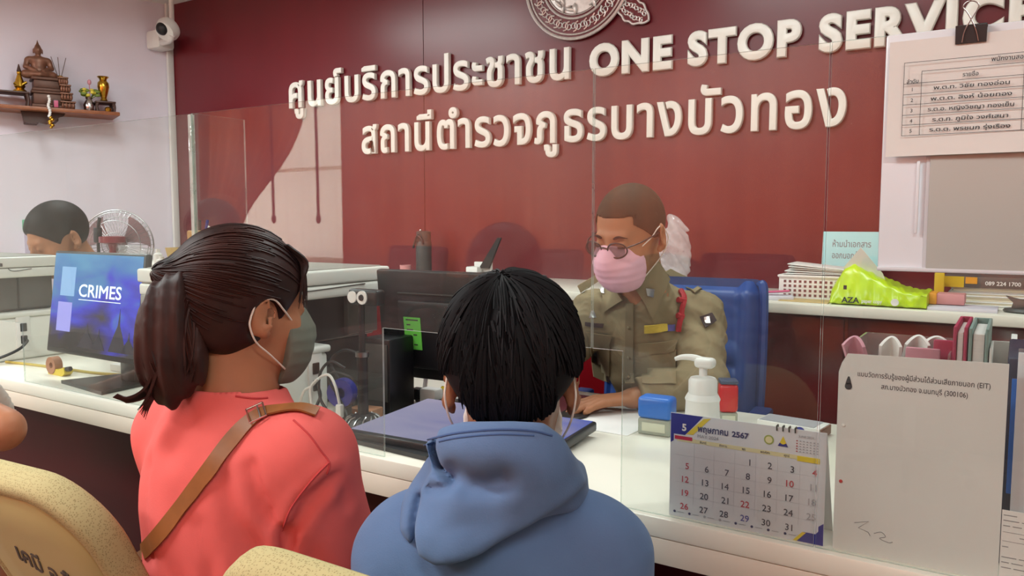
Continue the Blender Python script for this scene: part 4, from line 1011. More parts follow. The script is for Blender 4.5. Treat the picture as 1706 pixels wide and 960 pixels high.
MB().box(((ox+ox2)/2+.012, 2.97, LT+.030), (ox2-ox, .09, .034), .003).build('pouch', 'pink_card', t); MB().box((ox+.010, 2.968, LT+.031), (.024, .096, .037), .003).build('orange_end', 'orange_file', t)
px1, px2 = on_y(1545, 516, 2.87).x, on_y(1662, 520, 2.87).x
o = MB().box(((px1+px2)/2, 2.92, LT+.0055), (px2-px1, .13, .011), .001).build('paper_stack', 'lilac_paper'); tag(reorigin(o, ((px1+px2)/2, 2.92, LT)), 'low stack of pale lilac papers in front of the cream paged books', 'paper')
hp = on_z(1692, 515, LT)
t = thing('hole_punch', 'dark metal hole punch at the right end of the back counter', 'hole punch', (.045, 2.93, LT))
MB().lathe([(0, 0), (.075, 0), (.08, .005), (.075, .012), (0, .014)], 28, Matrix.Translation((.05, 2.93, LT)) @ Matrix.Diagonal((1.1, .7, 1, 1))).build('base', 'grey_dark', t)
MB().prism([(-.06, .012), (.09, .030), (.10, .045), (.02, .045), (-.035, .040), (-.075, .050), (-.055, .030)], facing(.045, 2.95, LT), .03).build('lever', 'steel', t)
pq = on_y(1196, 458, 3.06)
paper_pile('small pile of white papers on the back counter above the blue chair', (pq.x+.02, 3.06, LT), .22, .16, 9, .35, .02)
# clear plastic bag
bg = on_y(1120, 412, 3.22)
def bagf(P):
    d = chain(P, [V3(.02, 0, .0), V3(.035, 0, .10), V3(.028, 0, .19)], [.075, .060, .034], .03)
    return d+.006*wave(P, (1, .3, .5), 95)+.004*wave(P, (.2, .9, .8), 140, 1)+.004*wave(P, (.7, -.5, 1), 70, 2)
t = thing('plastic_bag', "crumpled clear plastic bag standing on the back counter behind the officer's shoulder", 'bag', (bg.x, 3.22, LT))
clear_mat('film', tint=(.95, .94, .95), dust=.34, dustcol=(.86, .82, .83), rough=.12)
Mbag = Matrix.Translation((bg.x-.02, 3.22, LT+.082)) @ Matrix.Diagonal((1, .75, 1.02, 1))
sdf_obj('film', bagf, (-.12, -.11, -.10), (.14, .11, .26), .006, 'film', Mbag, t, 1)
# black flask, cup and the white stand with a dark tablet
fl = on_y(706, 420, 3.28); Mf = Matrix.Translation((fl.x, 3.28, LT)); fr = .040; fh = on_y(706, 385, 3.28).z-LT
t = thing('flask', 'tall black vacuum flask with a strap standing on the back counter', 'flask', (fl.x, 3.28, LT))
MB().lathe([(0, 0), (fr, 0), (fr*1.03, .01), (fr*1.03, fh*.72), (fr*.96, fh*.76), (0, fh*.76)], 28, Mf).build('body', 'grey_dark', t)
MB().lathe([(fr*.93, fh*.755), (fr*.95, fh*.98), (fr*.80, fh), (0, fh)], 28, Mf).build('lid', 'grey_dark', t)
MB().tube(bez([(fl.x-.045, 3.25, LT+fh*.62), (fl.x-.02, 3.236, LT+fh*.78), (fl.x+.0, 3.233, LT+fh*.90), (fl.x+.025, 3.236, LT+fh*.80), (fl.x+.03, 3.238, LT+fh*.70)], 16), .006, 8).build('strap', 'black_plastic', t)
MB().sphere((fl.x, 3.255, LT+fh+.004), .007, n=8).build('button', 'chrome', t)
hx = on_y(800, 445, 3.2)
t = thing('tablet_stand', 'white stand holding a dark slanted tablet on the back counter', 'stand', (hx.x, 3.2, LT))
MB().box((hx.x, 3.2, LT+.008), (.20, .13, .016), .004).build('base', 'white_plastic', t); MB().box((hx.x-.035, 3.21, LT+.035), (.07, .07, .045), .006).build('block', 'white_plastic', t); MB().box((hx.x-.005, 3.235, LT+.055), (.10, .02, .05), .004).build('cradle', 'white_plastic', t); MB().box((hx.x+.035, 3.17, LT+.025), (.05, .05, .015), .003).build('switch_pad', 'black_plastic', t)
MB().prism([(-.03, 0), (.028, 0), (.098, .150), (.078, .150)], facing(hx.x+.02, 3.215, LT+.05), .012).build('tablet', 'black_plastic', t)
o = MB().lathe([(0, 0), (.026, 0), (.030, .05), (.027, .05), (.024, .004), (0, .004)], 20, Matrix.Translation((fl.x-.075, 3.22, LT))).build('cup', 'pink_card'); tag(reorigin(o, (fl.x-.075, 3.22, LT)), 'small pink cup beside the tall black flask', 'cup')
# ------------------------------------------------------------------ people
mat('skin_tan', (172, 118, 84), rough=.5, var=.05, vscale=30, spec=.35); mat('skin_warm', (178, 118, 86), rough=.5, var=.05, vscale=30, spec=.35); mat('skin_brown', (150, 98, 68), rough=.5, var=.05, vscale=30, spec=.35)
mat('khaki', (141, 126, 97), rough=.85, var=.05, vscale=25, bump=.12, bscale=500, spec=.2); mat('khaki_dark', (124, 110, 85), rough=.85, var=.05, vscale=25, spec=.2)
mat('coral', (224, 104, 100), rough=.95, var=.03, vscale=14, spec=.08, bump=.08, bscale=500); mat('coral_seam', (190, 62, 64), rough=.9, var=.02)
mat('hoodie_blue', (97, 121, 160), rough=.92, var=.04, vscale=20, bump=.10, bscale=420, spec=.08, sheen=.1); mat('hoodie_seam', (66, 90, 136), rough=.95, var=.02)
mat('hair_black', (20, 17, 20), rough=.6, var=.15, vscale=40, spec=.14); mat('hair_brown', (58, 27, 21), rough=.50, var=.30, vscale=14, spec=.30, rgb2=(34, 15, 14)); mat('hair_crop', (58, 50, 36), rough=.75, var=.15, vscale=60, spec=.2)
mat('mask_pink', (236, 184, 200), rough=.8, var=.02); mat('mask_grey', (112, 114, 102), rough=.85, var=.04); mat('elastic', (228, 216, 204), rough=.8, var=0)
mat('strap_tan', (146, 88, 42), rough=.5, var=.12, vscale=30); mat('trouser_dark', (38, 38, 46), rough=.9, var=.04); mat('shoe_black', (22, 22, 22), rough=.4, var=0)
mat('shirt_dark', (48, 44, 48), rough=.9, var=.04); mat('shirt_white', (226, 222, 216), rough=.9, var=.03); mat('shorts_green', (18, 128, 96), rough=.9, var=.04); mat('eye_dark', (40, 26, 20), rough=.3, var=0); mat('undershirt', (128, 116, 108), rough=.9, var=.03)
mat('ribbon_yellow', (214, 186, 70), rough=.7, var=.1, vscale=200); mat('braid_red', (176, 20, 34), rough=.6, var=.1, vscale=200, bump=.4, bscale=300); mat('patch_dark', (58, 42, 44), rough=.8, var=.05); mat('lens', (60, 55, 50), rough=.1, var=0, alpha=.35)

def Hd(P, H, R, s): return (P-H)@R/s
def head_sdf(Q, female=False):
    w = .95 if female else 1.0
    X = np.abs(Q[:, 0]); A = np.stack([X, Q[:, 1], Q[:, 2]], 1)
    d = ell(A, (0, -.012, .035), (.076*w, .097, .088))
    d = smin(d, ell(A, (0, .033, -.035), (.060*w, .058, .080)), .03)
    d = smin(d, ell(A, (0, .022, -.072), (.050*w, .055, .040)), .02)
    d = smin(d, ell(A, (0, .070, -.098), (.020, .018, .016)), .02)
    d = smin(d, ell(A, (.038, .056, -.028), (.024, .024, .026)), .02)
    d = smin(d, cap(A, (0, .084, .024), (.032, .078, .024), .010), .012)
    d = smax(d, -ell(A, (.031, .100, .006), (.016, .014, .010)), .010)
    d = smin(d, ell(A, (.031, .080, .005), (.0125, .0125, .0105)), .003)
    d = smin(d, cap(A, (0, .090, .012), (0, .110, -.028), .007, .012), .010)
    d = smin(d, ell(A, (.012, .100, -.032), (.008, .010, .008)), .008)
    d = smin(d, cap(A, (0, .092, -.060), (.018, .086, -.061), .007, .004), .006)
    d = smin(d, cap(A, (0, .090, -.069), (.014, .086, -.068), .007, .004), .004)
    er = np.array(Matrix.Rotation(math.radians(-30), 3, 'Z') @ Matrix.Rotation(math.radians(-8), 3, 'X'))
    e = ell(A, (.083*w, -.017, -.002), (.0085, .022, .034), er)
    e = smax(e, -ell(A, (.092*w, -.010, .004), (.007, .013, .021), er), .004)
    e = smin(e, ell(A, (.078*w, -.006, -.030), (.006, .009, .010)), .006)
    return smin(d, e, .008)
def hand_sdf(P, Wp, F, U, thumb, s=1., curl=.25, spread=.012):
    """W wrist, F fingers' direction, U back of the hand, thumb = side vector towards the thumb"""
    Wp = np.asarray(Wp, float); F = np.asarray(F, float); F /= np.linalg.norm(F); U = np.asarray(U, float); U -= F*(U@F); U /= np.linalg.norm(U); T = np.asarray(thumb, float); T -= F*(T@F)+U*(T@U); T /= np.linalg.norm(T)
    pt = lambda f, t, u: Wp+s*(F*f+T*t+U*u)
    d = None
    for k, (t, L, kn) in enumerate(((.027, .070, .086), (.009, .079, .090), (-.009, .073, .087), (-.026, .056, .079))):
        m = cap(P, pt(.0, t*.55, 0), pt(kn, t, .004), .0125*s, .0105*s); d = m if d is None else smin(d, m, .014)
        a0 = curl*(1+.15*k); a1 = a0+curl*1.3; sp = t*spread*30*.03
        j1 = (kn+L*.45*math.cos(a0), t+sp, .004-L*.45*math.sin(a0)); j2 = (j1[0]+L*.32*math.cos(a1), t+sp*1.4, j1[2]-L*.32*math.sin(a1)); j3 = (j2[0]+L*.23*math.cos(a1+.2), t+sp*1.6, j2[2]-L*.23*math.sin(a1+.2))
        f = chain(P, [pt(kn, t, .004), pt(*j1), pt(*j2), pt(*j3)], [.0098*s, .0090*s, .0082*s, .0070*s], .003)
        d = smin(d, f, .004)
    th = chain(P, [pt(.012, .018, -.004), pt(.045, .043, -.010), pt(.075, .052, -.012), pt(.098, .050, -.014)], [.014*s, .0115*s, .0098*s, .0082*s], .006)
    return smin(d, th, .008)
def trace(f, px, py, t0=.3, t1=4.0):
    px = np.atleast_1d(np.asarray(px, float)); py = np.atleast_1d(np.asarray(py, float))
    D = np.array(cfw)[None]+np.array(cr_)[None]*((px-853)/FPX)[:, None]-np.array(cup)[None]*((py-480)/FPX)[:, None]
    t = np.full(len(px), t0); o = np.array(CAM)
    for _ in range(120):
        d = f(o+D*t[:, None]); t = np.minimum(t+np.clip(d*.7, -.02, .2), t1)
    P = o+D*t[:, None]; e = 1e-3; N = np.stack([f(P+e*v)-f(P-e*v) for v in np.eye(3)], 1); N /= np.maximum(np.linalg.norm(N, axis=1), 1e-9)[:, None]
    return P, N
def decal(name, f, quad, mt, parent, nu=6, nv=6, off=.0015, th=.0015, t0=.3, t1=4.):
    """thin piece of cloth or metal lying on the surface f; quad = where its corners lie"""
    q = np.array(quad, float); u, v = np.meshgrid(np.linspace(0, 1, nu+1), np.linspace(0, 1, nv+1), indexing='ij'); u = u.ravel(); v = v.ravel()
    p = ((1-u)*(1-v))[:, None]*q[0]+(u*(1-v))[:, None]*q[1]+(u*v)[:, None]*q[2]+((1-u)*v)[:, None]*q[3]
    P, N = trace(f, p[:, 0], p[:, 1], t0, t1); A = P+N*off; B = P+N*(off+th); n = len(P); V = np.concatenate([A, B]); F = []
    idx = lambda i, j: i*(nv+1)+j
    for i in range(nu):
        for j in range(nv):
            a, b, c, d = idx(i, j), idx(i+1, j), idx(i+1, j+1), idx(i, j+1); F.append((a+n, b+n, c+n, d+n)); F.append((d, c, b, a))
    edge = [idx(i, 0) for i in range(nu+1)]+[idx(nu, j) for j in range(1, nv+1)]+[idx(i, nv) for i in range(nu-1, -1, -1)]+[idx(0, j) for j in range(nv-1, 0, -1)]
    for a, b in zip(edge, edge[1:]+edge[:1]): F.append((a, b, b+n, a+n))
    return MB().raw(V.tolist(), F).build(name, mt, parent)
def seam(name, f, pts, r, mt, parent, n=30, off=.0, t0=.3, t1=4.):
    p = bez([(x, y, 0) for x, y in pts], n); P, N = trace(f, [q.x for q in p], [q.y for q in p], t0, t1)
    return MB().tube((P+N*off).tolist(), r, 6).build(name, mt, parent)
def surf_r(f, c, D, r1=.30):
    """distance from c along unit directions D to the outer surface of f"""
    lo = np.zeros(len(D)); hi = np.full(len(D), r1)
    for _ in range(22):
        m = (lo+hi)/2; ins = f(c+D*m[:, None]) < 0; lo = np.where(ins, m, lo); hi = np.where(ins, hi, m)
    return (lo+hi)/2
def tubes(b, paths, r0, r1, n=4, mi=0):
    for p in paths:
        k = len(p); b.tube(p, [max(r1, r0*(1-.15*abs(2*i/(k-1)-1)) if i < k*.6 else r0+(r1-r0)*(i-k*.6)/(k*.4)) for i in range(k)], n, mi)
def mask_sdf(Q):
    A = np.stack([np.abs(Q[:, 0]), Q[:, 1], Q[:, 2]], 1)
    m = ell(A, (0, .046, -.054), (.069, .076, .078)); m = smin(m, cap(A, (0, .094, .000), (0, .106, -.034), .016, .025), .025)
    m = m+.0008*np.sin(Q[:, 2]*330)*(np.abs(Q[:, 2]+.055) < .035)
    sh = m
    top = Q[:, 2]-(.008-2.6*Q[:, 0]**2-.30*np.maximum(.10-Q[:, 1], 0)); bot = -(Q[:, 2]+.118)
    return np.maximum(np.maximum(sh, np.maximum(top, bot)), .042-Q[:, 1])
def ear_loops(par, H, R, s, m, sides=(-1, 1)):
    g = lambda x, y, z: Vector(np.asarray(H)+np.asarray(R)@(np.array([x, y, z])*s))
    for sd in sides:
        b = MB(); b.tube(bez([g(sd*.058, .052, -.012), g(sd*.076, .024, .008), g(sd*.083, .000, .026), g(sd*.081, -.026, .022), g(sd*.083, -.038, .0)], 20), .0016, 6)
        b.tube(bez([g(sd*.055, .046, -.092), g(sd*.072, .004, -.062), g(sd*.080, -.026, -.040), g(sd*.084, -.040, -.015), g(sd*.083, -.038, .0)], 20), .0016, 6); b.build('ear_loop', m, par)
def seated(name, label, J, skin, h, hands, female=False, hs=1.):
    """continuous body of a seated person; returns root, sdf pieces"""
    H, R = J['H'], J['R']
    sh = lambda P: smin(cap(P, J['shL'], J['shR'], J.get('rsh', .058)), cap(P, J['N']+V3(0, 0, -.02), J['chest'], .065, .10), .06)
    def torso(P):
        d = smin(ell(P, J['chest'], J['cr'], J['TR']), ell(P, J['waist'], J['wr'], J['TR']), .08)
        d = smin(d, ell(P, J['pel'], J['pr'], J['TR']), .08); d = smin(d, sh(P), .05)
        return smin(d, cap(P, J['N']+V3(0, 0, .03), (J['shL']+J['shR'])/2, .050, .07), .04)
    def arm(P, s, r=(.052, .042, .028)): return chain(P, [J['sh'+s], J['el'+s], J['wr'+s]], r, .02)
    def legs(P):
        d = None
        for s in 'LR':
            c = chain(P, [J['hip'+s], J['kn'+s], J['an'+s]], (.085, .058, .042), .03); c = smin(c, cap(P, J['an'+s]+V3(0, 0, -.02), J['an'+s]+J['toe'], .035, .028), .02); d = c if d is None else smin(d, c, .02)
        return d
    def body(P):
        Q = Hd(P, H, R, hs); d = head_sdf(Q, female)*hs
        d = smin(d, cap(P, H+R@V3(0, -.030, -.045)*hs, J['N'], .050*hs, .056*hs), .025)
        d = smin(d, torso(P), .03); d = smin(d, smin(arm(P, 'L'), arm(P, 'R'), .01), .02); d = smin(d, legs(P), .03)
        for hd in hands: d = smin(d, hand_sdf(P, *hd), .014)
        return d
    allp = np.array([J[k] for k in ('H', 'shL', 'shR', 'elL', 'elR', 'wrL', 'wrR', 'knL', 'knR', 'anL', 'anR', 'pel')])
    lo = allp.min(0)-.22; hi = allp.max(0)+.22; lo[2] = 0.002
    root = thing(name, label, 'person', (J['pel'][0], J['pel'][1], 0))
    root_o = sdf_obj('body', body, lo, hi, h, skin, None, root, 1)
    return root, body, torso, arm, legs, lo, hi
def trousers(root, legs, J, m, lo, hi, cut=None):
    f = lambda P: np.maximum(smin(legs(P), ell(P, J['pel'], J['pr'], J['TR']), .05)-.014, np.maximum(P[:, 2]-(J['pel'][2]+.10), (.06 if cut is None else cut)-P[:, 2]))
    l2 = np.array(lo); h2 = np.array(hi); h2[2] = J['pel'][2]+.2
    sdf_obj('trousers' if cut is None else 'shorts', f, l2, h2, .011, m, None, root, 1)
def shoes(root, J, m):
    for s in 'LR': sdf_obj('shoe', lambda P: np.maximum(smin(cap(P, J['an'+s]+V3(0, 0, -.03), J['an'+s]+J['toe']*1.1, .042, .036), cap(P, J['an'+s]+V3(0, 0, .02), J['an'+s]+V3(0, 0, -.03), .046), .02), .003-P[:, 2]), J['an'+s]-V3(.2, .26, .12), J['an'+s]+V3(.2, .26, .14), .010, m, None, root, 1)
def mkJ(H, R, N, shL, shR, elL, elR, wrL, wrR, chest, waist, pel, yaw, cr=(.150, .108, .16), wr=(.132, .100, .13), pr=(.158, .12, .10), kn=.42, fwd=None, rsh=.058, knz=.50):
    f = V3(-math.sin(yaw), math.cos(yaw), 0); r = V3(math.cos(yaw), math.sin(yaw), 0); J = dict(H=V3(*H), R=R, N=V3(*N), shL=V3(*shL), shR=V3(*shR), elL=V3(*elL), elR=V3(*elR), wrL=V3(*wrL), wrR=V3(*wrR), chest=V3(*chest), waist=V3(*waist), pel=V3(*pel), cr=cr, wr=wr, pr=pr, TR=rotm(yaw), rsh=rsh)
    for s, sg in (('L', -1), ('R', 1)):
        J['hip'+s] = J['pel']+r*sg*.085+f*.03+V3(0, 0, -.01); J['kn'+s] = J['pel']*V3(1, 1, 0)+r*sg*.11+f*kn+V3(0, 0, knz); J['an'+s] = J['kn'+s]*V3(1, 1, 0)+f*-.03+V3(0, 0, .075)
    J['toe'] = f*.14+V3(0, 0, -.045); return J

# ---- the officer ------------------------------------------------------------
oyaw = math.radians(176); OR = rotm(math.radians(171), math.radians(17), math.radians(-3)); OH = np.array(at(1049, 393, 2.17)); OS = 1.10
Wl = np.array(on_z(1052, 664, .795)); Fl = np.array(on_z(960, 676, .785))-Wl
JO = mkJ(OH, OR, (-.892, 2.10, 1.06), (-.778, 2.235, .985), (-1.055, 2.125, .985), (-.705, 2.085, .822), (-1.17, 2.06, .83), Wl-Fl/np.linalg.norm(Fl)*.004, (-1.10, 1.86, .795), (-.915, 2.225, .90), (-.915, 2.30, .74), (-.915, 2.40, .565), oyaw, cr=(.165, .115, .17), kn=.44, rsh=.062, knz=.52)
# his left is +X: swap hip sides is not needed, the legs are symmetric
hands = [(Wl, Fl, (0, 0, 1), (0, 1, .0), 1.08, .13), (JO['wrR'], (.05, -1, -.05), (0, 0, 1), (1, 0, 0), 1.05, .22)]
officer, obody, otorso, oarm, olegs, olo, ohi = seated('person', 'seated person in khaki uniform shirt with pink face mask and glasses behind the counter', JO, 'skin_tan', .0046, hands, hs=OS)
def oshirt(P):
    d = smin(otorso(P), np.minimum(oarm(P, 'L', (.062, .053, .040)), oarm(P, 'R', (.062, .053, .040))), .03)-.010
    w = .0035*wave(P, (.6, .2, 1), 60)*wave(P, (.9, .5, -.4), 35, 1)+.003*wave(P, (.3, 1, .9), 85, 2)
    return d+w
def oshirt_c(P):
    d = oshirt(P); Q = Hd(P, OH, OR, OS)
    neck = cap(P, OH+OR@V3(0, -.03, -.05)*OS, JO['N']+V3(0, .0, .02), .058, .060)
    vcut = cap(P, JO['N']+V3(.0, -.10, -.005), JO['N']+V3(.015, -.16, -.075), .036, .010)
    d = smax(d, -neck, .004); d = smax(d, -vcut, .004)
    for s, wv in (('L', Fl), ('R', V3(.05, -1, 0))):
        n = wv/np.linalg.norm(wv); d = np.maximum(d, (P-(JO['wr'+s]-n*.012))@n*(np.linalg.norm(P-JO['wr'+s], axis=1) < .12)-1e-4*(np.linalg.norm(P-JO['wr'+s], axis=1) >= .12)-.0)
    return np.maximum(d, .60-P[:, 2])
sdf_obj('uniform_shirt', oshirt_c, olo, ohi, .0058, 'khaki', None, officer, 1)
und = lambda P: smax(cap(P, OH+OR@V3(0, -.03, -.10)*OS, JO['N']+V3(.0, -.06, -.05), .056, .062)-.002, -cap(P, OH, JO['N']+V3(0, 0, .025), .075, .066), .004)
# collar flaps, shoulder boards, pockets, pins
def flap(name, quad, **k): return decal(name, oshirt, quad, k.pop('mt', 'khaki'), officer, t0=1.6, t1=2.9, **k)
def collar_f(P): return smin(oshirt(P), cap(P, OH+OR@V3(0, -.03, -.09)*OS, JO['N']+V3(0, -.01, .0), .064, .076), .02)
for q in ([(1094, 436), (1058, 478), (1086, 528), (1112, 466)], [(1019, 466), (1040, 500), (1003, 522), (1004, 476)]): decal('collar_flap', collar_f, q, 'khaki', officer, 8, 8, .004, .005, 1.6, 2.9)
flap('shoulder_board', [(1105, 455), (1118, 448), (1175, 478), (1158, 490)], off=.003, th=.004); flap('shoulder_board', [(962, 478), (1004, 452), (1008, 462), (968, 490)], off=.003, th=.004)
flap('pocket', [(978, 556), (1017, 562), (1016, 640), (990, 628)], off=.0015, th=.003); flap('pocket_flap', [(976, 552), (1020, 558), (1017, 574), (986, 584)], off=.004, th=.003)
flap('pocket', [(1068, 585), (1128, 582), (1126, 640), (1070, 640)], off=.0015, th=.003); flap('pocket_flap', [(1064, 572), (1130, 566), (1126, 584), (1066, 594)], off=.004, th=.003)
flap('placket', [(1044, 505), (1056, 505), (1056, 640), (1042, 640)], off=.002, th=.003, mt='khaki_dark', nu=2, nv=14)
b = MB()
for y in (545, 595, 632):
    P_, N_ = trace(oshirt, 1049, y, 1.6, 2.9); b.sphere(Vector(P_[0]+N_[0]*.006), .005, n=8)
b.build('button', 'khaki_dark', officer)
flap('ribbon_bar', [(1074, 541), (1110, 539), (1110, 552), (1074, 554)], mt='ribbon_yellow', off=.004, th=.003); flap('ribbon_bar', [(1110, 541), (1124, 540), (1124, 551), (1110, 553)], mt='cal_lilac', off=.004, th=.003)
flap('name_tag', [(976, 536), (1005, 540), (1004, 546), (976, 542)], mt='patch_dark', off=.004, th=.003)
for q in ([(1075, 479), (1088, 481), (1086, 495), (1077, 492)], [(1001, 484), (1008, 482), (1008, 494), (1002, 494)]): decal('collar_pin', collar_f, q, 'chrome', officer, 3, 3, .010, .003, 1.6, 2.9)
flap('chest_badge', [(985, 518), (989, 518), (993, 530), (982, 530)], mt='steel', off=.004, th=.002)
flap('sleeve_patch', [(1166, 528), (1184, 523), (1192, 536), (1174, 549)], mt='patch_dark', off=.004, th=.003); flap('patch_emblem', [(1173, 529), (1181, 528), (1183, 539), (1175, 541)], mt='chrome', off=.007, th=.002, nu=3, nv=3)
for pts in ([(1133, 486), (1138, 500), (1134, 520), (1131, 552)], [(1127, 500), (1140, 504)], [(1126, 526), (1138, 530)]): seam('red_braid', oshirt, pts, .0085, 'braid_red', officer, 14, .006, 1.6, 2.9)
mk = sdf_obj('face_mask', lambda P: mask_sdf(Hd(P, OH, OR, OS))*OS, OH-.2, OH+.2, .0042, 'mask_pink', None, officer, 1)
ear_loops(mk, OH, OR, OS, 'elastic')
# cropped hair
def ocrop(P):
    Q = Hd(P, OH, OR, OS); d = ell(np.stack([np.abs(Q[:, 0]), Q[:, 1], Q[:, 2]], 1), (0, -.012, .035), (.0795, .1005, .0925))
    x = np.abs(Q[:, 0]); hl = np.where(Q[:, 1] > 0, .072-.075*np.clip((.085-Q[:, 1])/.085, 0, 1), -.003-.055*np.clip((-Q[:, 1]-.03)/.06, 0, 1)); hl = np.where((Q[:, 1] > .01) & (x < .052), .068, hl)
    return np.maximum(d, hl-Q[:, 2])*OS
sdf_obj('cropped_hair', ocrop, OH-.2, OH+.2, .0046, 'hair_crop', None, officer, 1)
og = lambda x, y, z: Vector(OH+OR@(V3(x, y, z)*OS))
g = MB()
for sd in (-1, 1):
    g.tube([og(sd*(.033+.024*math.cos(a)), .112-.010*abs(math.cos(a) if sd*math.cos(a)*sd > 0 else 0), .001+.0185*math.sin(a)) for a in np.linspace(0, 2*PI, 25)], .0022, 6, caps=False)
    g.tube(bez([og(sd*.056, .103, .007), og(sd*.073, .07, .010), og(sd*.081, .02, .012), og(sd*.083, -.012, .012), og(sd*.082, -.03, -.004)], 16), .0019, 6)
g.tube(bez([og(-.010, .113, .004), og(0, .117, .008), og(.010, .113, .004)], 8), .0021, 6)
gl = g.build('glasses', 'black_plastic', officer)
for sd in (-1, 1):
    MB().lathe([(0, -.0006), (.0235*OS, -.0006), (.0235*OS, .0006), (0, .0006)], 24, Matrix.Translation(og(sd*.033, .110, .001)) @ Matrix(OR.tolist()).to_4x4() @ Matrix.Rotation(-PI/2, 4, 'X') @ Matrix.Diagonal((1, .78, 1, 1))).build('glasses_lens', 'lens', gl)
b = MB()
for sd in (-1, 1):
    b.tube(bez([og(sd*.017, .0945, .0235), og(sd*.032, .094, .0285), og(sd*.049, .083, .023)], 10), [.0022, .0032, .0036, .0038, .0036, .003, .0026, .002, .0016, .0012, .001][:len(bez([(0, 0, 0), (1, 0, 0), (2, 0, 0)], 10))], 6)
b.build('eyebrow', 'hair_black', officer)
b = MB()
for sd in (-1, 1): b.tube(bez([og(sd*.020, .0905, .002), og(sd*.031, .0945, .0015), og(sd*.043, .0885, .001)], 8), .0026, 6)
b.build('eyelid_line', 'eye_dark', officer)
trousers(officer, olegs, JO, 'khaki_dark', olo, ohi); shoes(officer, JO, 'shoe_black')

# ---- the woman in coral -----------------------------------------------------
wyaw = math.radians(-8); WR = rotm(math.radians(-9), math.radians(4), 0); WH = np.array(at(408, 520, 1.33)); WS = 1.02
JW = mkJ(WH, WR, (-1.098, .852, .990), (-1.255, .868, .892), (-.935, .862, .895), (-1.285, .91, .66), (-.925, .925, .655), (-1.16, 1.10, .66), (-.99, 1.10, .665), (-1.098, .845, .80), (-1.098, .845, .63), (-1.098, .83, .525), wyaw, cr=(.155, .105, .17), wr=(.145, .105, .14), pr=(.165, .13, .11), kn=.38, rsh=.055)
hands = [(JW['wrL'], (.7, .6, -.3), (0, .2, 1), (.6, -.7, 0), .92, .3), (JW['wrR'], (-.7, .6, -.3), (0, .2, 1), (-.6, -.7, 0), .92, .3)]
woman, wbody, wtorso, warm, wlegs, wlo, whi = seated('person', 'seated person in coral red shirt with brown ponytail, grey mask and tan shoulder strap', JW, 'skin_warm', .0062, hands, True, WS)
def wshirt(P):
    d = smin(wtorso(P), np.minimum(warm(P, 'L', (.062, .060, .05)), warm(P, 'R', (.064, .064, .05))), .035)-.014
    fr = np.exp(-((P-V3(-.985, .86, .74))**2).sum(1)/.018); fl = np.exp(-((P-V3(-1.15, .78, .72))**2).sum(1)/.03)
    d = d+fr*.005*wave(P, (.8, .3, .55), 95)+fl*.003*wave(P, (1, .2, .15), 70)+.0015*wave(P, (.5, .2, 1), 45)
    for pl, a_, w_ in WFOLDS:
        g = np.full(len(P), 1e9)
        for p_, q_ in zip(pl, pl[1:]): g = np.minimum(g, cap(P, p_, q_, 0.))
        d = d+a_*np.exp(-(g/w_)**2)-a_*.55*np.exp(-((g-w_*2.0)/(w_*1.2))**2)
    return d
WFOLDS = []
for ln, a_, w_ in (([(549, 800), (512, 838), (482, 890), (470, 950)], .010, .011), ([(420, 780), (445, 845), (478, 895)], .006, .012), ([(372, 800), (392, 860), (432, 915)], .005, .013), ([(248, 780), (240, 850), (250, 920)], .004, .016), ([(300, 700), (280, 760)], .003, .02), ([(330, 880), (350, 930), (352, 970)], .004, .014), ([(566, 790), (578, 840)], .004, .010)):
    P_, N_ = trace(lambda P: wshirt(P), [p[0] for p in ln], [p[1] for p in ln], .8, 1.9); WFOLDS.append((P_, a_, w_))
def wshirt_c(P):
    d = wshirt(P); neck = ell(P, JW['N']+V3(.004, .012, .028), (.088, .090, .058)); d = smax(d, -neck, .006)
    for s in 'LR':
        a = JW['el'+s]-JW['sh'+s]; n = a/np.linalg.norm(a); near = np.linalg.norm(P-JW['el'+s], axis=1) < .16; d = np.where(near, np.maximum(d, (P-(JW['el'+s]-n*.02))@n), d)
        near2 = np.linalg.norm(P-JW['wr'+s], axis=1) < .13; d = np.where(near2, np.maximum(d, .05), d)
    return np.maximum(d, .50-P[:, 2])
sdf_obj('t_shirt', wshirt_c, wlo, whi, .0058, 'coral', None, woman, 1)
seam('collar_seam', wshirt, [(392, 660), (412, 663), (430, 664), (446, 663)], .0018, 'coral_seam', woman, 20, 0, .8, 1.9)
seam('sleeve_seam', wshirt, [(489, 700), (515, 725), (535, 752), (549, 772), (545, 790)], .0016, 'coral_seam', woman, 24, 0, .8, 1.9)
seam('sleeve_seam', wshirt, [(549, 770), (520, 800), (486, 845), (470, 885)], .0016, 'coral_seam', woman, 24, 0, .8, 1.9)
# strap with buckle
ctr = bez([(528, 690, 0), (500, 682, 0), (465, 685, 0), (430, 694, 0), (390, 730, 0), (345, 790, 0), (300, 850, 0), (262, 897, 0), (222, 938, 0), (180, 985, 0)], 54)
Pc, Nc = trace(wshirt, [p.x for p in ctr], [p.y for p in ctr], .8, 1.9); V = []; F = []; n = len(Pc)
for i in range(n):
    tg = Pc[min(i+1, n-1)]-Pc[max(i-1, 0)]; sd = np.cross(tg, Nc[i]); sd /= np.linalg.norm(sd)
    for a, o_ in ((-.0125, .003), (.0125, .003), (.0125, .006), (-.0125, .006)): V.append((Pc[i]+sd*a+Nc[i]*o_).tolist())
for i in range(n-1):
    for k in range(4): F.append((i*4+k, i*4+(k+1) % 4, i*4+4+(k+1) % 4, i*4+4+k))
F += [(0, 1, 2, 3), (n*4-1, n*4-2, n*4-3, n*4-4)]
strap = MB().raw(V, F).build('bag_strap', 'strap_tan', woman)
Pb, Nb = trace(wshirt, 430, 694, .8, 1.9); tg = Vector(Pc[20]-Pc[14]); Mb = frame(Vector(Pb[0]+Nb[0]*.009), tg, Vector(Nb[0]).cross(tg))
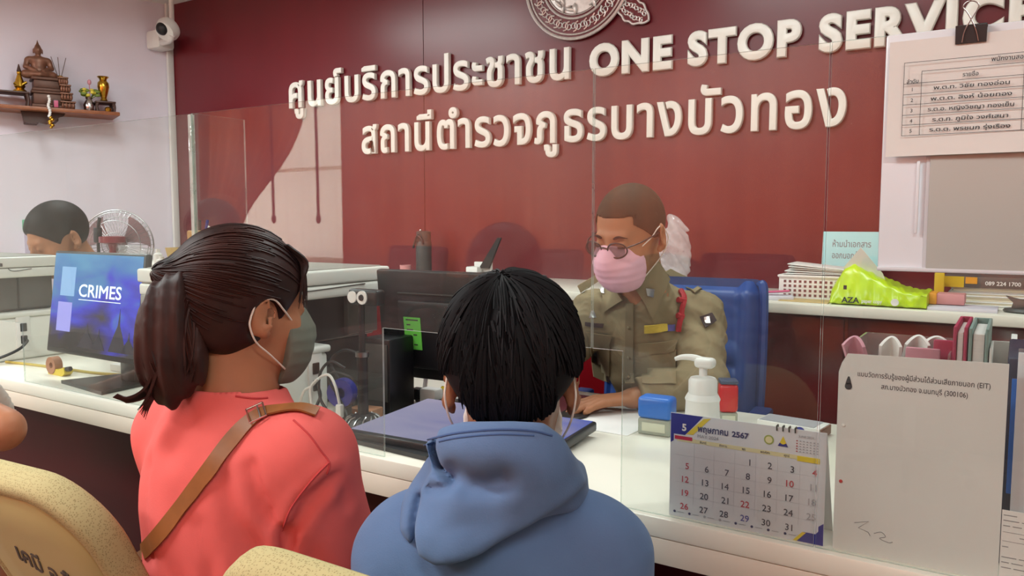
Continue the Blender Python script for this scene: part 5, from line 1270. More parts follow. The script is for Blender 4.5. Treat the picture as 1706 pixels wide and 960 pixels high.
b = MB(); b.tube([Mb @ Vector(p) for p in ((-.013, -.016, 0), (.013, -.016, 0), (.013, .016, 0), (-.013, .016, 0), (-.013, -.016, 0))], .0016, 8); b.tube([Mb @ Vector((-.004, -.016, 0)), Mb @ Vector((-.004, .016, 0))], .0013, 6); b.build('buckle', 'chrome', strap)
mk = sdf_obj('face_mask', lambda P: mask_sdf(Hd(P, WH, WR, WS))*WS, WH-.2, WH+.2, .0042, 'mask_grey', None, woman, 1)
ear_loops(mk, WH, WR, WS, 'elastic')
b = MB(); b.tube(bez([np.array(at(385, 634, 1.245)), np.array(at(400, 640, 1.25)), np.array(at(425, 640, 1.265))], 12), .0008, 5)
def whair(P):
    Q = Hd(P, WH, WR, WS); A = np.stack([np.abs(Q[:, 0]), Q[:, 1], Q[:, 2]], 1)
    d = ell(A, (0, -.014, .040), (.088, .112, .102)); d = smin(d, ell(A, (0, -.055, -.015), (.066, .058, .062)), .03)
    cut = Q[:, 1]*.80-Q[:, 2]*.60-.020-.012*np.sin(Q[:, 0]*40); d = smax(d, cut, .008)
    ear = ell(A, (.080, -.004, -.012), (.030, .030, .038)); d = smax(d, -ear, .006)
    d = smax(d, -(Q[:, 2]+.062+.35*(Q[:, 1]+.07)), .012)
    tie = WS*V3(-.022, -.112, .052)
    d = smin(d, cap(Q, (-.01, -.09, .055), (-.025, -.122, .058), .030, .020), .02)
    return d*WS
hr = sdf_obj('hair', whair, WH-.25, WH+.25, .0050, 'hair_brown', None, woman, 2)
rr = np.random.RandomState(4); wg = lambda q: WH+WR@(np.asarray(q)*WS)
tieQ = V3(-.024, -.120, .058); cen = V3(0, -.014, .035); fq = lambda Q: whair(WH+(Q@WR.T)*WS)/WS
paths = []
td = (tieQ-cen)/np.linalg.norm(tieQ-cen)
for k in range(520):
    v = rr.normal(size=3); v /= np.linalg.norm(v)
    pts = []
    ang = math.acos(np.clip(v@td, -1, 1))
    if ang < .25 or v[2] < -.55: continue
    axis = np.cross(v, td); axis /= np.linalg.norm(axis); L = rr.uniform(.35, .8)
    st = rr.uniform(0, .3)
    ds = []
    for j in range(9):
        th = ang*(st+(min(.93, st+L)-st)*j/8); c_, s_ = math.cos(th), math.sin(th)
        ds.append(v*c_+np.cross(axis, v)*s_+axis*(axis@v)*(1-c_))
    ds = np.array(ds); r = surf_r(fq, cen, ds); p = cen+ds*(r+.0012)[:, None]
    ok = (p[:, 1]*.80-p[:, 2]*.60 < .018) & ~((np.abs(p[:, 0]) > .06) & (p[:, 1] > -.03) & (p[:, 2] < .026)) & (r > .07)
    if ok.all(): paths.append([Vector(wg(q)) for q in p])
b = MB(); tubes(b, paths, .0014, .0004)
for k in range(22):
    x0 = .012+.0026*k; ph = rr.uniform(-.003, .003)
    b.tube(bez([wg((x0*.8, .040, .112)), wg((x0, .066+ph, .086)), wg((x0+.004, .081+ph-.0028*max(0, k-12), .054)), wg((x0+.009, .086+ph-.0035*max(0, k-10), .020+rr.uniform(-.012, .012)))], 12), [.0032]*8+[.0024, .0018, .0012, .0008, .0004][:len(bez([(0, 0, 0), (1, 0, 0), (2, 0, 0), (3, 0, 0)], 12))-8], 5)
b.build('hair_strands', 'hair_brown', hr)
# ponytail
pts = [(316, 464), (296, 484), (286, 520), (284, 560), (286, 600), (286, 632), (280, 656)]; hw = [.013, .034, .046, .052, .053, .043, .020]
pc = [np.array(at(x, y, 1.235)) for x, y in pts]; pc[0] = wg(tieQ)*.6+pc[0]*.4
side = np.array(cr_); dpt = np.array(cf_)
def pony(P):
    d = None
    for i in range(len(pc)-1):
        q = P.copy(); m = (pc[i]+pc[i+1])/2; rel = (q-m)@dpt; q = q+np.outer(rel*.5, dpt)
        c = cap(q, pc[i], pc[i+1], hw[i]*.90, hw[i+1]*.90); d = c if d is None else smin(d, c, .02)
    u = P@side; return d+.0035*np.sin(u*260+9*P[:, 2])+.003*np.sin(u*120-14*P[:, 2])
pt = sdf_obj('ponytail', pony, np.min(pc, 0)-.10, np.max(pc, 0)+.10, .0050, 'hair_brown', None, woman, 1)
b = MB(); cpath = [np.array(p) for p in bez(pc, 30)]; m = len(cpath); cw = np.interp(np.linspace(0, 1, m), np.linspace(0, 1, len(hw)), hw)
for k in range(230):
    a = rr.uniform(0, 2*PI); rr_ = rr.uniform(.86, 1.02); e0 = rr.randint(0, 8); e1 = rr.randint(m-10, m)
    P_ = []
    for i in range(e0, e1):
        aa = a+.25*math.sin(i*.15+k); P_.append(Vector(cpath[i]+side*cw[i]*math.cos(aa)*rr_-dpt*cw[i]*.62*math.sin(aa)*rr_))
    if len(P_) > 5: tubes(b, [P_], .0022, .0006)
for k in range(34):      # flicked tips
    j = rr.uniform(-1, 1); q = lambda x, y: np.array(at(x+j*5, y+j*4, 1.225+.02*j))
    if k < 22: b.tube(bez([q(262+6*j, 610), q(252, 640), q(236, 658), q(212-4*j, 666), q(188+14*abs(j), 662+3*j)], 14), [.0028]*9+[.0022, .0017, .0012, .0008, .0004, .0003, .0003][:max(0, len(bez([(0, 0, 0)]*5, 14))-9)], 4)
    else: b.tube(bez([q(268, 620), q(256, 652), q(246, 672), q(236+3*j, 692+6*j)], 12), [.0028]*8+[.0022, .0016, .0010, .0006, .0004][:max(0, len(bez([(0, 0, 0)]*4, 12))-8)], 4)
b.build('hair_strands', 'hair_brown', pt)
tq = [Vector(wg(tieQ+V3(.0, .006, .0)+.020*(V3(1, 0, 0)*math.cos(a)+V3(0, .35, .93)*math.sin(a)))) for a in np.linspace(0, 2*PI, 20)]
MB().tube(tq, .006, 8, caps=False).build('hair_tie', 'black_plastic', woman)
trousers(woman, wlegs, JW, 'trouser_dark', wlo, whi); shoes(woman, JW, 'shoe_black')

# ---- the boy in the blue hooded top ----------------------------------------
byaw = math.radians(29); BR = rotm(math.radians(30), math.radians(12), 0); BH = np.array(at(852, 642, 1.17)); BS = 1.10
f_ = V3(-math.sin(byaw), math.cos(byaw), 0); r_ = V3(math.cos(byaw), math.sin(byaw), 0)
bs0 = np.array(at(838, 868, 1.15)); shL, shR = bs0-r_*.130+V3(0, 0, -.052), bs0+r_*.130+V3(0, 0, -.052)
NB = bs0+V3(0, 0, .055)+f_*.02
chB = bs0+f_*.0+V3(0, 0, -.10); waB = chB-f_*.03+V3(0, 0, -.16); peB = chB-f_*.05+V3(0, 0, -.0); peB[2] = .525
JB = mkJ(BH, BR, NB, shL, shR, shL-r_*.035+f_*.05+V3(0, 0, -.225), shR+r_*.03+f_*.04+V3(0, 0, -.225), shL+f_*.20+r_*.05+V3(0, 0, -.235), shR+f_*.16-r_*.05+V3(0, 0, -.235), chB, waB, peB, byaw, cr=(.140, .105, .15), wr=(.14, .112, .14), pr=(.165, .13, .11), kn=.38, rsh=.055)
hands = [(JB['wrL'], f_*.5+r_*.6-V3(0, 0, .3), (0, 0, 1), r_-f_*.5, .95, .3), (JB['wrR'], f_*.5-r_*.6-V3(0, 0, .3), (0, 0, 1), -r_-f_*.5, .95, .3)]
boy, bbody, btorso, barm, blegs, blo, bhi = seated('person', 'seated person in blue hooded sweatshirt with short black hair, seen from behind', JB, 'skin_brown', .0062, hands, False, BS)
def bbase(P):
    d = smin(btorso(P), np.minimum(barm(P, 'L', (.062, .060, .045)), barm(P, 'R', (.062, .060, .045))), .045)-.018
    return d+.002*wave(P, (.5, .3, 1), 38)
def bx2(P):
    """view from behind: right and up in metres about the shoulder centre"""
    q = P-bs0; return q@r_, q[:, 2], q@f_
def poly_d(x, z, poly):
    p = np.stack([x, z], 1); V_ = np.array(poly); n = len(V_); d = np.full(len(p), 1e9); s = np.ones(len(p))
    for i in range(n):
        a, b_ = V_[i], V_[i-1]; e = b_-a; w = p-a; t = np.clip((w@e)/(e@e), 0, 1); q = w-t[:, None]*e; d = np.minimum(d, (q**2).sum(1))
        c1 = p[:, 1] >= a[1]; c2 = p[:, 1] < b_[1]; c3 = e[0]*w[:, 1] > e[1]*w[:, 0]; fl = (c1 & c2 & c3) | (~c1 & ~c2 & ~c3); s = np.where(fl, -s, s)
    return s*np.sqrt(d)
def pix2(pts):     # outline of the folded hood on the back
    out = []
    for x, y in pts:
        d = ray(x, y); t = float((Vector(bs0-f_*.15)-CAM).dot(Vector(f_))/d.dot(Vector(f_))); q = np.array(CAM+d*t)-bs0; out.append((q@r_, q[2]))
    return out
hoodA = pix2([(676, 742), (700, 716), (760, 704), (850, 700), (905, 702), (938, 728), (962, 775), (984, 812), (960, 832), (888, 880), (800, 926), (722, 944), (690, 930), (674, 905), (674, 860), (684, 815), (700, 790)])
hoodB = pix2([(690, 712), (664, 752), (640, 800), (632, 850), (640, 900), (670, 930), (720, 900), (760, 820), (740, 740)])
c1 = pix2([(702, 722), (701, 752), (715, 784), (744, 803)]); c2 = pix2([(748, 790), (775, 812), (812, 812), (835, 800)]); c3 = pix2([(676, 840), (674, 885), (680, 925)]); c4 = pix2([(745, 812), (735, 818), (705, 822)])
def groove(x, z, pl, w):
    d = np.full(len(x), 1e9); p = np.stack([x, z], 1)
    for a, b_ in zip(pl, pl[1:]):
        a = np.array(a); b_ = np.array(b_); e = b_-a; t = np.clip(((p-a)@e)/(e@e), 0, 1); d = np.minimum(d, np.linalg.norm(p-a-t[:, None]*e, axis=1))
    return np.exp(-(d/w)**2)
def hood(P):
    x, z, y = bx2(P); base = bbase(P); nk = cap(P, BH+BR@V3(0, -.04, -.06)*BS, NB-V3(0, 0, .03), .075, .105); under = smin(base, nk, .03)
    back = np.clip((-y+.02)/.06, 0, 1)
    zs = z+np.clip(y+.15, -.05, .3)*.27; A = smax(under-.040, poly_d(x, zs, hoodA)+.002, .013); B_ = smax(under-.016, poly_d(x, zs, hoodB)+.004, .022)
    ring = np.abs(nk-.012)-.012; ring = smax(ring, np.abs(z-.055+.25*y)-.035, .012)
    d = smin(np.maximum(A, y-.02), np.maximum(B_, y-.02), .006); d = smin(d, ring, .012)
    d = d+.020*groove(x, zs, c1, .006)*back+.016*groove(x, zs, c2, .015)*back+.014*groove(x, zs, c3, .006)*back+.012*groove(x, zs, c4, .007)*back
    tri = pix2([(700, 838), (780, 822), (860, 820), (930, 800)])
    return d-.012*groove(x, zs, pix2([(745, 850), (720, 890), (745, 905)]), .035)*back-.012*groove(x, zs, pix2([(770, 750), (840, 765), (910, 780)]), .032)*back-.008*groove(x, zs, pix2([(860, 835), (930, 812)]), .025)*back
def bshirt(P):
    d = bbase(P); neck = cap(P, BH+BR@V3(0, -.03, -.05)*BS, NB+V3(0, 0, -.01), .060, .066); d = smax(d, -neck, .006)
    for s in 'LR': d = np.where(np.linalg.norm(P-JB['wr'+s], axis=1) < .11, np.maximum(d, (P-JB['wr'+s])@f_), d)
    x, z, y = bx2(P); d = d+.003*groove(x, z, pix2([(1040, 870), (1070, 930), (1075, 960)]), .02)
    return np.maximum(d, .50-P[:, 2])
sdf_obj('sweatshirt', bshirt, blo, bhi, .0060, 'hoodie_blue', None, boy, 1)
ho = sdf_obj('hood', hood, bs0-V3(.30, .30, .20), bs0+V3(.30, .25, .24), .0046, 'hoodie_blue', None, boy, 2)
hd = lambda P: np.minimum(hood(P), bbase(P))
seam('hood_seam', hd, [(712, 733), (760, 722), (830, 716), (885, 718), (920, 726)], .0016, 'hoodie_seam', ho, 26, 0, .5, 1.6)
seam('hood_seam', hd, [(706, 742), (760, 730), (830, 724), (890, 726)], .0012, 'hoodie_seam', ho, 26, 0, .5, 1.6)
def bhair(P):
    Q = Hd(P, BH, BR, BS); A = np.stack([np.abs(Q[:, 0]), Q[:, 1], Q[:, 2]], 1)
    d = ell(A, (0, -.008, .054), (.0915, .106, .096)); d = smin(d, ell(A, (0, -.030, .016), (.082, .078, .062)), .035)
    d = smin(d, ell(A, (0, -.056, -.022), (.060, .044, .058)), .03)
    cd_ = (Q[:, 2]-.016)+1.0*np.maximum(-Q[:, 1]-.012, 0); d = d+.013*np.exp(-np.maximum(cd_, 0)/.026)
    cut = Q[:, 1]*.85-Q[:, 2]*.52-.040; d = smax(d, cut, .01); d = smax(d, -(Q[:, 2]-.016)-1.0*np.maximum(-Q[:, 1]-.012, 0), .014)
    return d*BS
bh = sdf_obj('hair', bhair, BH-.25, BH+.25, .0052, 'hair_black', None, boy, 2)
bq = lambda Q: bhair(BH+(Q@BR.T)*BS)/BS; bc = V3(0, -.012, .030); bg_ = lambda q: Vector(BH+BR@(np.asarray(q)*BS))
crown = V3(-.01, -.055, .13)-bc; crown /= np.linalg.norm(crown); e1 = np.cross(crown, (1., 0, 0)); e1 /= np.linalg.norm(e1); e2 = np.cross(crown, e1); paths = []; rr = np.random.RandomState(9)
for k in range(1500):
    a = rr.uniform(0, 2*PI); s0 = rr.uniform(.02, 1.75); L = rr.uniform(.40, .75); cl = .10*math.sin(a*13)+.06*math.sin(a*29+1)
    ds = []
    for j in range(8):
        th = s0+L*j/7; aa = a+cl*(j/7)*1.2+.05*math.sin(k)
        ds.append(crown*math.cos(th)+(e1*math.cos(aa)+e2*math.sin(aa))*math.sin(th))
    ds = np.array(ds); r = surf_r(bq, bc, ds); lift = .0012+.0035*rr.rand()+.0035*np.linspace(0, 1, 8)**2*rr.rand(); p = bc+ds*(r+lift)[:, None]
    ok = (r > .055) & (p[:, 1]*.85-p[:, 2]*.52 < .046) & (p[:, 2] > -.095) & ~((np.abs(p[:, 0]) > .060) & (p[:, 2] < .010)) & (p[:, 2]-.010+1.0*np.maximum(-p[:, 1]-.008, 0) > 0)
    n_ok = int(np.argmin(ok)) if not ok.all() else 8
    if n_ok >= 4: paths.append([bg_(q) for q in p[:n_ok]])
b = MB(); tubes(b, paths, .0019, .0004)
b.build('hair_strands', 'hair_black', bh)
mk = sdf_obj('face_mask', lambda P: mask_sdf(Hd(P, BH, BR, BS))*BS, BH-.2, BH+.2, .0050, 'shirt_white', None, boy, 1); ear_loops(mk, BH, BR, BS, 'elastic')
trousers(boy, blegs, JB, 'trouser_dark', blo, bhi); shoes(boy, JB, 'shoe_black')

# ---- the man at the far left desk ------------------------------------------
MR = rotm(math.radians(178), math.radians(24), 0); MH = np.array(at(98, 400, 3.20)); MS = 1.15; myaw = PI
mN = MH+V3(.0, .13, -.15)
JM = mkJ(MH, MR, mN, mN+V3(.17, .10, -.08), mN+V3(-.17, .10, -.08), mN+V3(.24, -.02, -.26), mN+V3(-.24, -.02, -.26), mN+V3(.10, -.06, -.245), mN+V3(-.12, -.03, -.245), mN+V3(0, .14, -.16), mN+V3(0, .26, -.32), (mN[0], mN[1]+.36, .56), myaw, kn=.42, knz=.52)
JM['elL'][2] = JM['elR'][2] = .835; JM['wrL'][2] = JM['wrR'][2] = .80
hands = [(JM['wrL'], (-1, -.25, -.1), (0, 0, 1), (0, 1, 0), 1.0, .2), (JM['wrR'], (.8, -.3, -.1), (0, 0, 1), (0, 1, 0), 1.0, .2)]
man, mbody, mtorso, marm, mlegs, mlo, mhi = seated('person', 'person with short black hair in dark shirt, bent over the far left desk', JM, 'skin_tan', .0068, hands, False, MS)
def mshirt(P):
    d = smin(mtorso(P), np.minimum(marm(P, 'L', (.064, .056, .045)), marm(P, 'R', (.064, .056, .045))), .03)-.014; neck = ell(P, mN+V3(0, -.01, .035), (.075, .078, .045)); d = smax(d, -neck, .006)
    for s in 'LR': d = np.where(np.linalg.norm(P-JM['wr'+s], axis=1) < .16, np.maximum(d, .03), d)
    return np.maximum(d+.003*wave(P, (.6, .3, 1), 50), .60-P[:, 2])
sdf_obj('shirt', mshirt, mlo, mhi, .0085, 'shirt_dark', None, man, 1)
def mhair(P):
    Q = Hd(P, MH, MR, MS); A = np.stack([np.abs(Q[:, 0]), Q[:, 1], Q[:, 2]], 1); d = ell(A, (0, -.012, .038), (.083, .106, .098)); d = smax(d, Q[:, 1]*.8-Q[:, 2]*.6-.028, .008); ear = ell(A, (.080, .0, -.012), (.03, .032, .034)); d = smax(d, -ear, .005)
    return smax(d, -(Q[:, 2]+.055), .01)*MS
mh = sdf_obj('hair', mhair, MH-.25, MH+.25, .0055, 'hair_black', None, man, 1)
trousers(man, mlegs, JM, 'trouser_dark', mlo, mhi); shoes(man, JM, 'shoe_black')

# ---- the person cut by the left edge ----------------------------------------
LR_ = rotm(math.radians(-20), math.radians(5), 0); EL = np.array(at(4, 716, 1.72)); lb = V3(-2.34, .74, 0)
JL = mkJ(lb+V3(.02, .05, 1.20), LR_, lb+V3(0, 0, 1.04), lb+V3(-.17, .0, .96), lb+V3(.165, .0, .96), lb+V3(-.24, .10, .72), EL, lb+V3(-.32, .28, .68), EL+V3(-.235, .03, -.02), lb+V3(0, 0, .84), lb+V3(0, -.02, .66), lb+V3(0, -.03, .525), math.radians(12), kn=.36)
hands = [(JL['wrL'], (.6, .6, -.2), (0, 0, 1), (.6, -.7, 0), .95, .3), (JL['wrR'], (-.95, .1, -.1), (0, 0, 1), (-.3, -.9, 0), .95, .3)]
lp, lbody, ltorso, larm, llegs, llo, lhi = seated('person', 'person in white shirt cut off by the left edge, only a bare elbow showing', JL, 'skin_warm', .0075, hands)
def lshirt(P):
    d = smin(ltorso(P), np.minimum(larm(P, 'L', (.064, .062, .05)), larm(P, 'R', (.064, .062, .05))), .03)-.014; d = smax(d, -ell(P, JL['N']+V3(0, .01, .035), (.08, .08, .045)), .006)
    for s in 'LR':
        a = JL['el'+s]-JL['sh'+s]; n = a/np.linalg.norm(a); d = np.where(np.linalg.norm(P-JL['el'+s], axis=1) < .17, np.maximum(d, (P-(JL['el'+s]-n*.075))@n), d); d = np.where(np.linalg.norm(P-JL['wr'+s], axis=1) < .14, np.maximum(d, .03), d)
    return np.maximum(d, .50-P[:, 2])
sdf_obj('t_shirt', lshirt, llo, lhi, .009, 'shirt_white', None, lp, 1)
lhf = lambda P: smax(ell(Hd(P, JL['H'], LR_, 1.), (0, -.012, .04), (.086, .108, .10)), Hd(P, JL['H'], LR_, 1.)[:, 1]*.8-Hd(P, JL['H'], LR_, 1.)[:, 2]*.6-.02, .008)
sdf_obj('hair', lhf, JL['H']-.2, JL['H']+.2, .007, 'hair_black', None, lp, 1)
trousers(lp, llegs, JL, 'shorts_green', llo, lhi, .43); shoes(lp, JL, 'shoe_black')
# ------------------------------------------------------------------ chairs
def fabric_mat(name, rgb, rgb2, scale=250):
    m = mat(name, rgb, rough=.9, var=.03, vscale=12, spec=.15); nt = m.node_tree; b = nt.nodes['Principled BSDF']
    tc = nt.nodes.new('ShaderNodeTexCoord'); v = nt.nodes.new('ShaderNodeTexVoronoi'); v.inputs['Scale'].default_value = scale; v.inputs['Randomness'].default_value = .7
    nt.links.new(tc.outputs['Object'], v.inputs['Vector'])
    rp = nt.nodes.new('ShaderNodeValToRGB'); rp.color_ramp.elements[0].position = .18; rp.color_ramp.elements[1].position = .42; rp.color_ramp.elements[0].color = lin(*rgb2); rp.color_ramp.elements[1].color = lin(*rgb)
    nt.links.new(v.outputs['Distance'], rp.inputs[0]); nt.links.new(rp.outputs[0], b.inputs['Base Color']); return m
fabric_mat('cream_mesh', (180, 166, 122), (142, 128, 90), 330); mat('cream_shell', (186, 170, 112), rough=.55, var=.04, vscale=6)
mat('stencil', (84, 74, 66), rough=.8, var=0)
def rrect(w, h, r, n=8, wb=None):
    wb = wb or w; out = []
    for cx, cy, a0, ww in ((w/2-r, h-r, 0, w), (-(w/2-r), h-r, 90, w), (-(wb/2-r*.6), r*.6, 180, wb), (wb/2-r*.6, r*.6, 270, wb)):
        rr_ = r if cy > h/2 else r*.6
        for k in range(n+1): a = math.radians(a0+90*k/n); out.append((cx+rr_*math.cos(a), cy+rr_*math.sin(a)))
    return out
def cream_chair(label, loc, rz=0., text=None, W=.40, lift=0.):
    t = thing('office_chair', label, 'chair', loc, rz, 'cream fabric chairs on the public side'); M = WM[t.name]
    rec = math.radians(25); B = M @ Matrix.Translation((0, -.06, .44+lift)) @ Matrix.Rotation(rec, 4, 'X') @ Matrix(((1, 0, 0, 0), (0, 0, -1, 0), (0, 1, 0, 0), (0, 0, 0, 1)))   # x right, y up the back, z to the rear
    ol = rrect(W, .475, .12, 10, W-.02)
    b = MB(); q = len(ol); prof = [(.955, -.028), (.99, -.022), (1.0, -.008), (1.0, .008), (.99, .018), (.965, .024), (.90, .025), (.86, .020)]
    cyy = .24; bow = lambda x: -.10*x*x+.0
    rings = [[b.bm.verts.new(B @ Vector((x*s, cyy+(y-cyy)*(1-(1-s)*.9), z-bow(x*s)*-1.2))) for x, y in ol] for s, z in prof]
    for r0, r1 in zip(rings, rings[1:]):
        for k in range(q): b.bm.faces.new((r0[k], r0[(k+1) % q], r1[(k+1) % q], r1[k]))
    ce = b.bm.verts.new(B @ Vector((0, cyy, -.035)))
    for k in range(q): b.bm.faces.new((rings[0][(k+1) % q], rings[0][k], ce))
    for f in b.bm.faces: f.smooth = True
    b.build('backrest', 'cream_mesh', t, sharp=50)
    b = MB(); inner = [(x*.875, cyy+(y-cyy)*.885) for x, y in ol]
    r0 = [b.bm.verts.new(B @ Vector((x, y, .0185-bow(x)*-1.2))) for x, y in inner]; rs = [r0]
    for s, z in ((.97, .0235), (.6, .024), (.3, .024), (.02, .024)): rs.append([b.bm.verts.new(B @ Vector((x*s, cyy+(y-cyy)*s, z-bow(x*s)*-1.2))) for x, y in inner])
    for a, c in zip(rs, rs[1:]):
        for k in range(q): b.bm.faces.new((a[k], a[(k+1) % q], c[(k+1) % q], c[k]))
    b.bm.faces.new(rs[-1])
    for f in b.bm.faces: f.smooth = True
    sh = b.build('back_shell', 'cream_shell', t, sharp=60)
    if text:
        def onp(x, y):          # where the stencil starts and ends on the shell
            Bi = B.inverted(); o_ = Bi @ CAM; d_ = (Bi.to_3x3() @ ray(x, y)); k = (.0205-o_.z)/d_.z; return o_+d_*k
        ta, tb_ = onp(36, 928), onp(128, 985); ang = math.atan2(tb_.y-ta.y, tb_.x-ta.x)
        Tm = B @ Matrix.Translation((ta.x, ta.y, .0243)) @ Matrix.Rotation(ang, 4, 'Z')
        MB().text(text, Tm, .062, depth=.004, width=(tb_-ta).length, bold=.012, ext=.2).build('stencil_lettering', 'stencil', sh)
    MB().box((0, .19, .455), (.45, .46, .075), .035, M=M, seg=4).build('seat', 'cream_mesh', t)
    b = MB()
    for sx in (-.17, .17): b.tube([M @ Vector(p) for p in bez([(sx, .20, .415), (sx, .0, .415), (sx, -.05, .46), (sx, -.10, .60)], 14)], .012, 8)
    b.build('frame', 'steel', t)
    for sx in (-.19, .19):
        for sy in (-.02, .38): MB().tube([M @ Vector((sx*.92, sy, .42)), M @ Vector((sx*1.06, sy+(.03 if sy > .1 else -.05), .012))], .012, 10).build('leg', 'steel', t)
    return t
cream_chair("cream chair with dark stencilled letters on its back, behind the woman's left side", (-1.325, .855, 0), math.radians(4), 'เคมี อ.จี้', .37, .010)
cream_chair('cream chair behind the person in blue, only its top corner in view', (-.580, .815, 0), 0., None, .40, .034)
cream_chair('cream chair of the person cut off by the left edge', (-2.36, .80, 0), 0.)

mat('chair_blue', (30, 68, 136), rough=.42, var=.06, vscale=12, spec=.45); mat('chair_blue_dark', (22, 48, 104), rough=.5, var=.05)
def exec_chair(label, loc, rz, cA='chair_blue', cB='chair_blue_dark', group=None):
    t = thing('executive_chair', label, 'chair', loc, rz, group); M = WM[t.name]
    B = M @ Matrix.Translation((0, -.22, .452)) @ Matrix.Rotation(math.radians(7), 4, 'X') @ Matrix(((1, 0, 0, 0), (0, 0, -1, 0), (0, 1, 0, 0), (0, 0, 0, 1)))
    H_ = .615; W_ = .52
    def front(u, v):
        x = (u-.5)*W_*(1-.03*max(0, v-.8)/.2); y = v*H_
        edge = max(0, abs(u-.5)*2-.70)/.30; z = -.045-.030*math.sin(edge*PI)+.050*edge**6
        z += .010*abs(math.sin(v*PI*7.5))*(v < .66)*(abs(u-.5) < .36)*-1; z += .05*max(0, v-.93)/.07
        return B @ Vector((x, y, z))
    b = MB(); b.grid(front, 40, 60); b.build('back_cushion', cA, t, sharp=50)
    b = MB(); b.prism(rrect(W_*1.02, H_+.01, .035, 6, W_*.98), B @ Matrix.Translation((0, -.003, -.02)), .055); b.build('back_shell', cB, t)
    for sx in (-1, 1): MB().tube([B @ Vector(p) for p in bez([(sx*W_*.5, .02, -.015), (sx*W_*.51, .3, -.015), (sx*W_*.50, .57, -.015), (sx*W_*.47, .612, -.01)], 16)], .016, 8).build('side_piping', cA, t)
    MB().box((0, .05, .455), (.52, .50, .10), .04, M=M, seg=4).build('seat', cA, t)
    for sx in (-1, 1):
        a = MB().tube([M @ Vector(p) for p in bez([(sx*.27, -.18, .44), (sx*.30, -.20, .60), (sx*.30, -.10, .66), (sx*.30, .10, .66), (sx*.29, .16, .60), (sx*.27, .14, .44)], 22)], .018, 8).build('armrest', 'black_plastic', t)
        MB().box((sx*.30, .0, .672), (.06, .24, .025), .01, M=M).build('arm_pad', cB, a)
    MB().tube([M @ Vector((0, .03, .40)), M @ Vector((0, .03, .10))], .025, 12).build('gas_lift', 'steel', t)
    for k in range(5):
        a = 2*PI*k/5+.3; l = MB().tube([M @ Vector((0, .03, .11)), M @ Vector((.29*math.cos(a), .03+.29*math.sin(a), .075))], [.028, .018], 8).build('base_leg', 'black_plastic', t)
        MB().lathe([(0, -.02), (.028, -.018), (.028, .018), (0, .02)], 14, M @ Matrix.Translation((.29*math.cos(a), .03+.29*math.sin(a), .030)) @ Matrix.Rotation(a, 4, 'Z') @ Matrix.Rotation(PI/2, 4, 'X')).build('caster', 'black_plastic', l)
    return t
mat('chair_maroon', (88, 22, 30), rough=.5, var=.06); mat('chair_maroon_dark', (62, 16, 22), rough=.5, var=.05)
exec_chair('blue padded office chair with ribbed back behind the officer', (-.945, 2.36, 0), math.radians(184))

# maroon waiting chairs along the rear curtain, seen as dark round tops mirrored in the acrylic
for n_, (px_, word) in enumerate(((650, 'at the sheer window end of the row'), (875, 'second from the sheer window'), (1215, 'third from the sheer window'), (1412, 'at the far end of the row'))):
    q_ = on_y(px_, 400, 2*GY+1.80)
    exec_chair('maroon waiting chair by the rear curtain, ' + word, (q_.x+(.32 if n_ == 3 else 0), -1.80, 0), .06*(-1)**n_, 'chair_maroon', 'chair_maroon_dark', 'maroon waiting chairs by the rear curtain')

# ------------------------------------------------------------------ household shrine on the left wall
dirx = Vector((.379, .926, 0)).normalized(); AO = Vector((-4.748, 2.936, 1.93)); Ms = frame(AO, dirx, Vector((-dirx.y, dirx.x, 0)))
def ax(px): return -(200-px)/200*.628
def S(x, y, z): return Ms @ Vector((x, y, z))
def sm(x, y, z): return Ms @ Matrix.Translation((x, y, z))
t = thing('shrine_shelf', 'reddish wooden shelf on a carved dark bracket high on the pale left wall', 'shelf', AO+Vector((-.3, -.2, 0)))
MB().box((-.41, .13, -.011), (.82, .26, .022), .003, M=Ms).build('board', 'brown_wood', t)
b = MB()
pf = [(ax(34), -.022), (ax(108), -.022), (ax(104), -.04), (ax(98), -.045), (ax(88), -.075), (ax(76), -.092), (ax(62), -.085), (ax(48), -.092), (ax(38), -.085)]
b.prism(pf, Ms @ Matrix(((1, 0, 0, 0), (0, 0, -1, .10), (0, 1, 0, 0), (0, 0, 0, 1))), .022); b.box((ax(52), .17, -.055), (.07, .16, .065), .004, M=Ms); b.box((ax(88), .17, -.045), (.05, .16, .05), .004, M=Ms)
b.build('bracket', 'dark_wood', t)
mat('bronze', (128, 86, 66), rough=.42, metal=.35, var=.15, vscale=30); mat('bronze_dark', (96, 62, 48), rough=.5, metal=.3, var=.15, vscale=30)
bxp = ax(70); t = thing('seated_statue', 'bronze coloured seated meditation statue on a tiered pedestal in the middle of the shrine shelf', 'statue', S(bxp, .12, 0))
def ped(tiers, name, par=t):
    b = MB()
    for (x0, x1, z0, z1, d) in tiers: b.box(((x0+x1)/2, .125, (z0+z1)/2), (x1-x0, d, z1-z0), .006, M=Ms)
    return b.build(name, 'bronze_dark', par)
ped([(ax(52), ax(112), 0, .022, .17), (ax(55), ax(108), .022, .085, .15), (ax(52), ax(110), .085, .10, .165)], 'plinth')
ped([(ax(54), ax(104), .10, .118, .155), (ax(57), ax(100), .118, .165, .135), (ax(53), ax(104), .165, .182, .155)], 'upper_plinth')
b = MB()
for k, (x0, x1, z) in enumerate(((ax(100), ax(124), .0), (ax(100), ax(120), .050), (ax(100), ax(117), .098), (ax(98), ax(113), .142))):
    b.box(((x0+x1)/2, .105, z+.02), (x1-x0, .13, .032), .008, M=Ms)
    for j in range(4): b.sphere((x0+(x1-x0)*(j+.5)/4, .042, z+.022), (.009, .012, .018), Ms, 8)
    b.box(((x0+x1)/2, .105, z+.044), (x1-x0+.008, .14, .010), .003, M=Ms)
b.build('lotus_tiers', 'bronze', t)
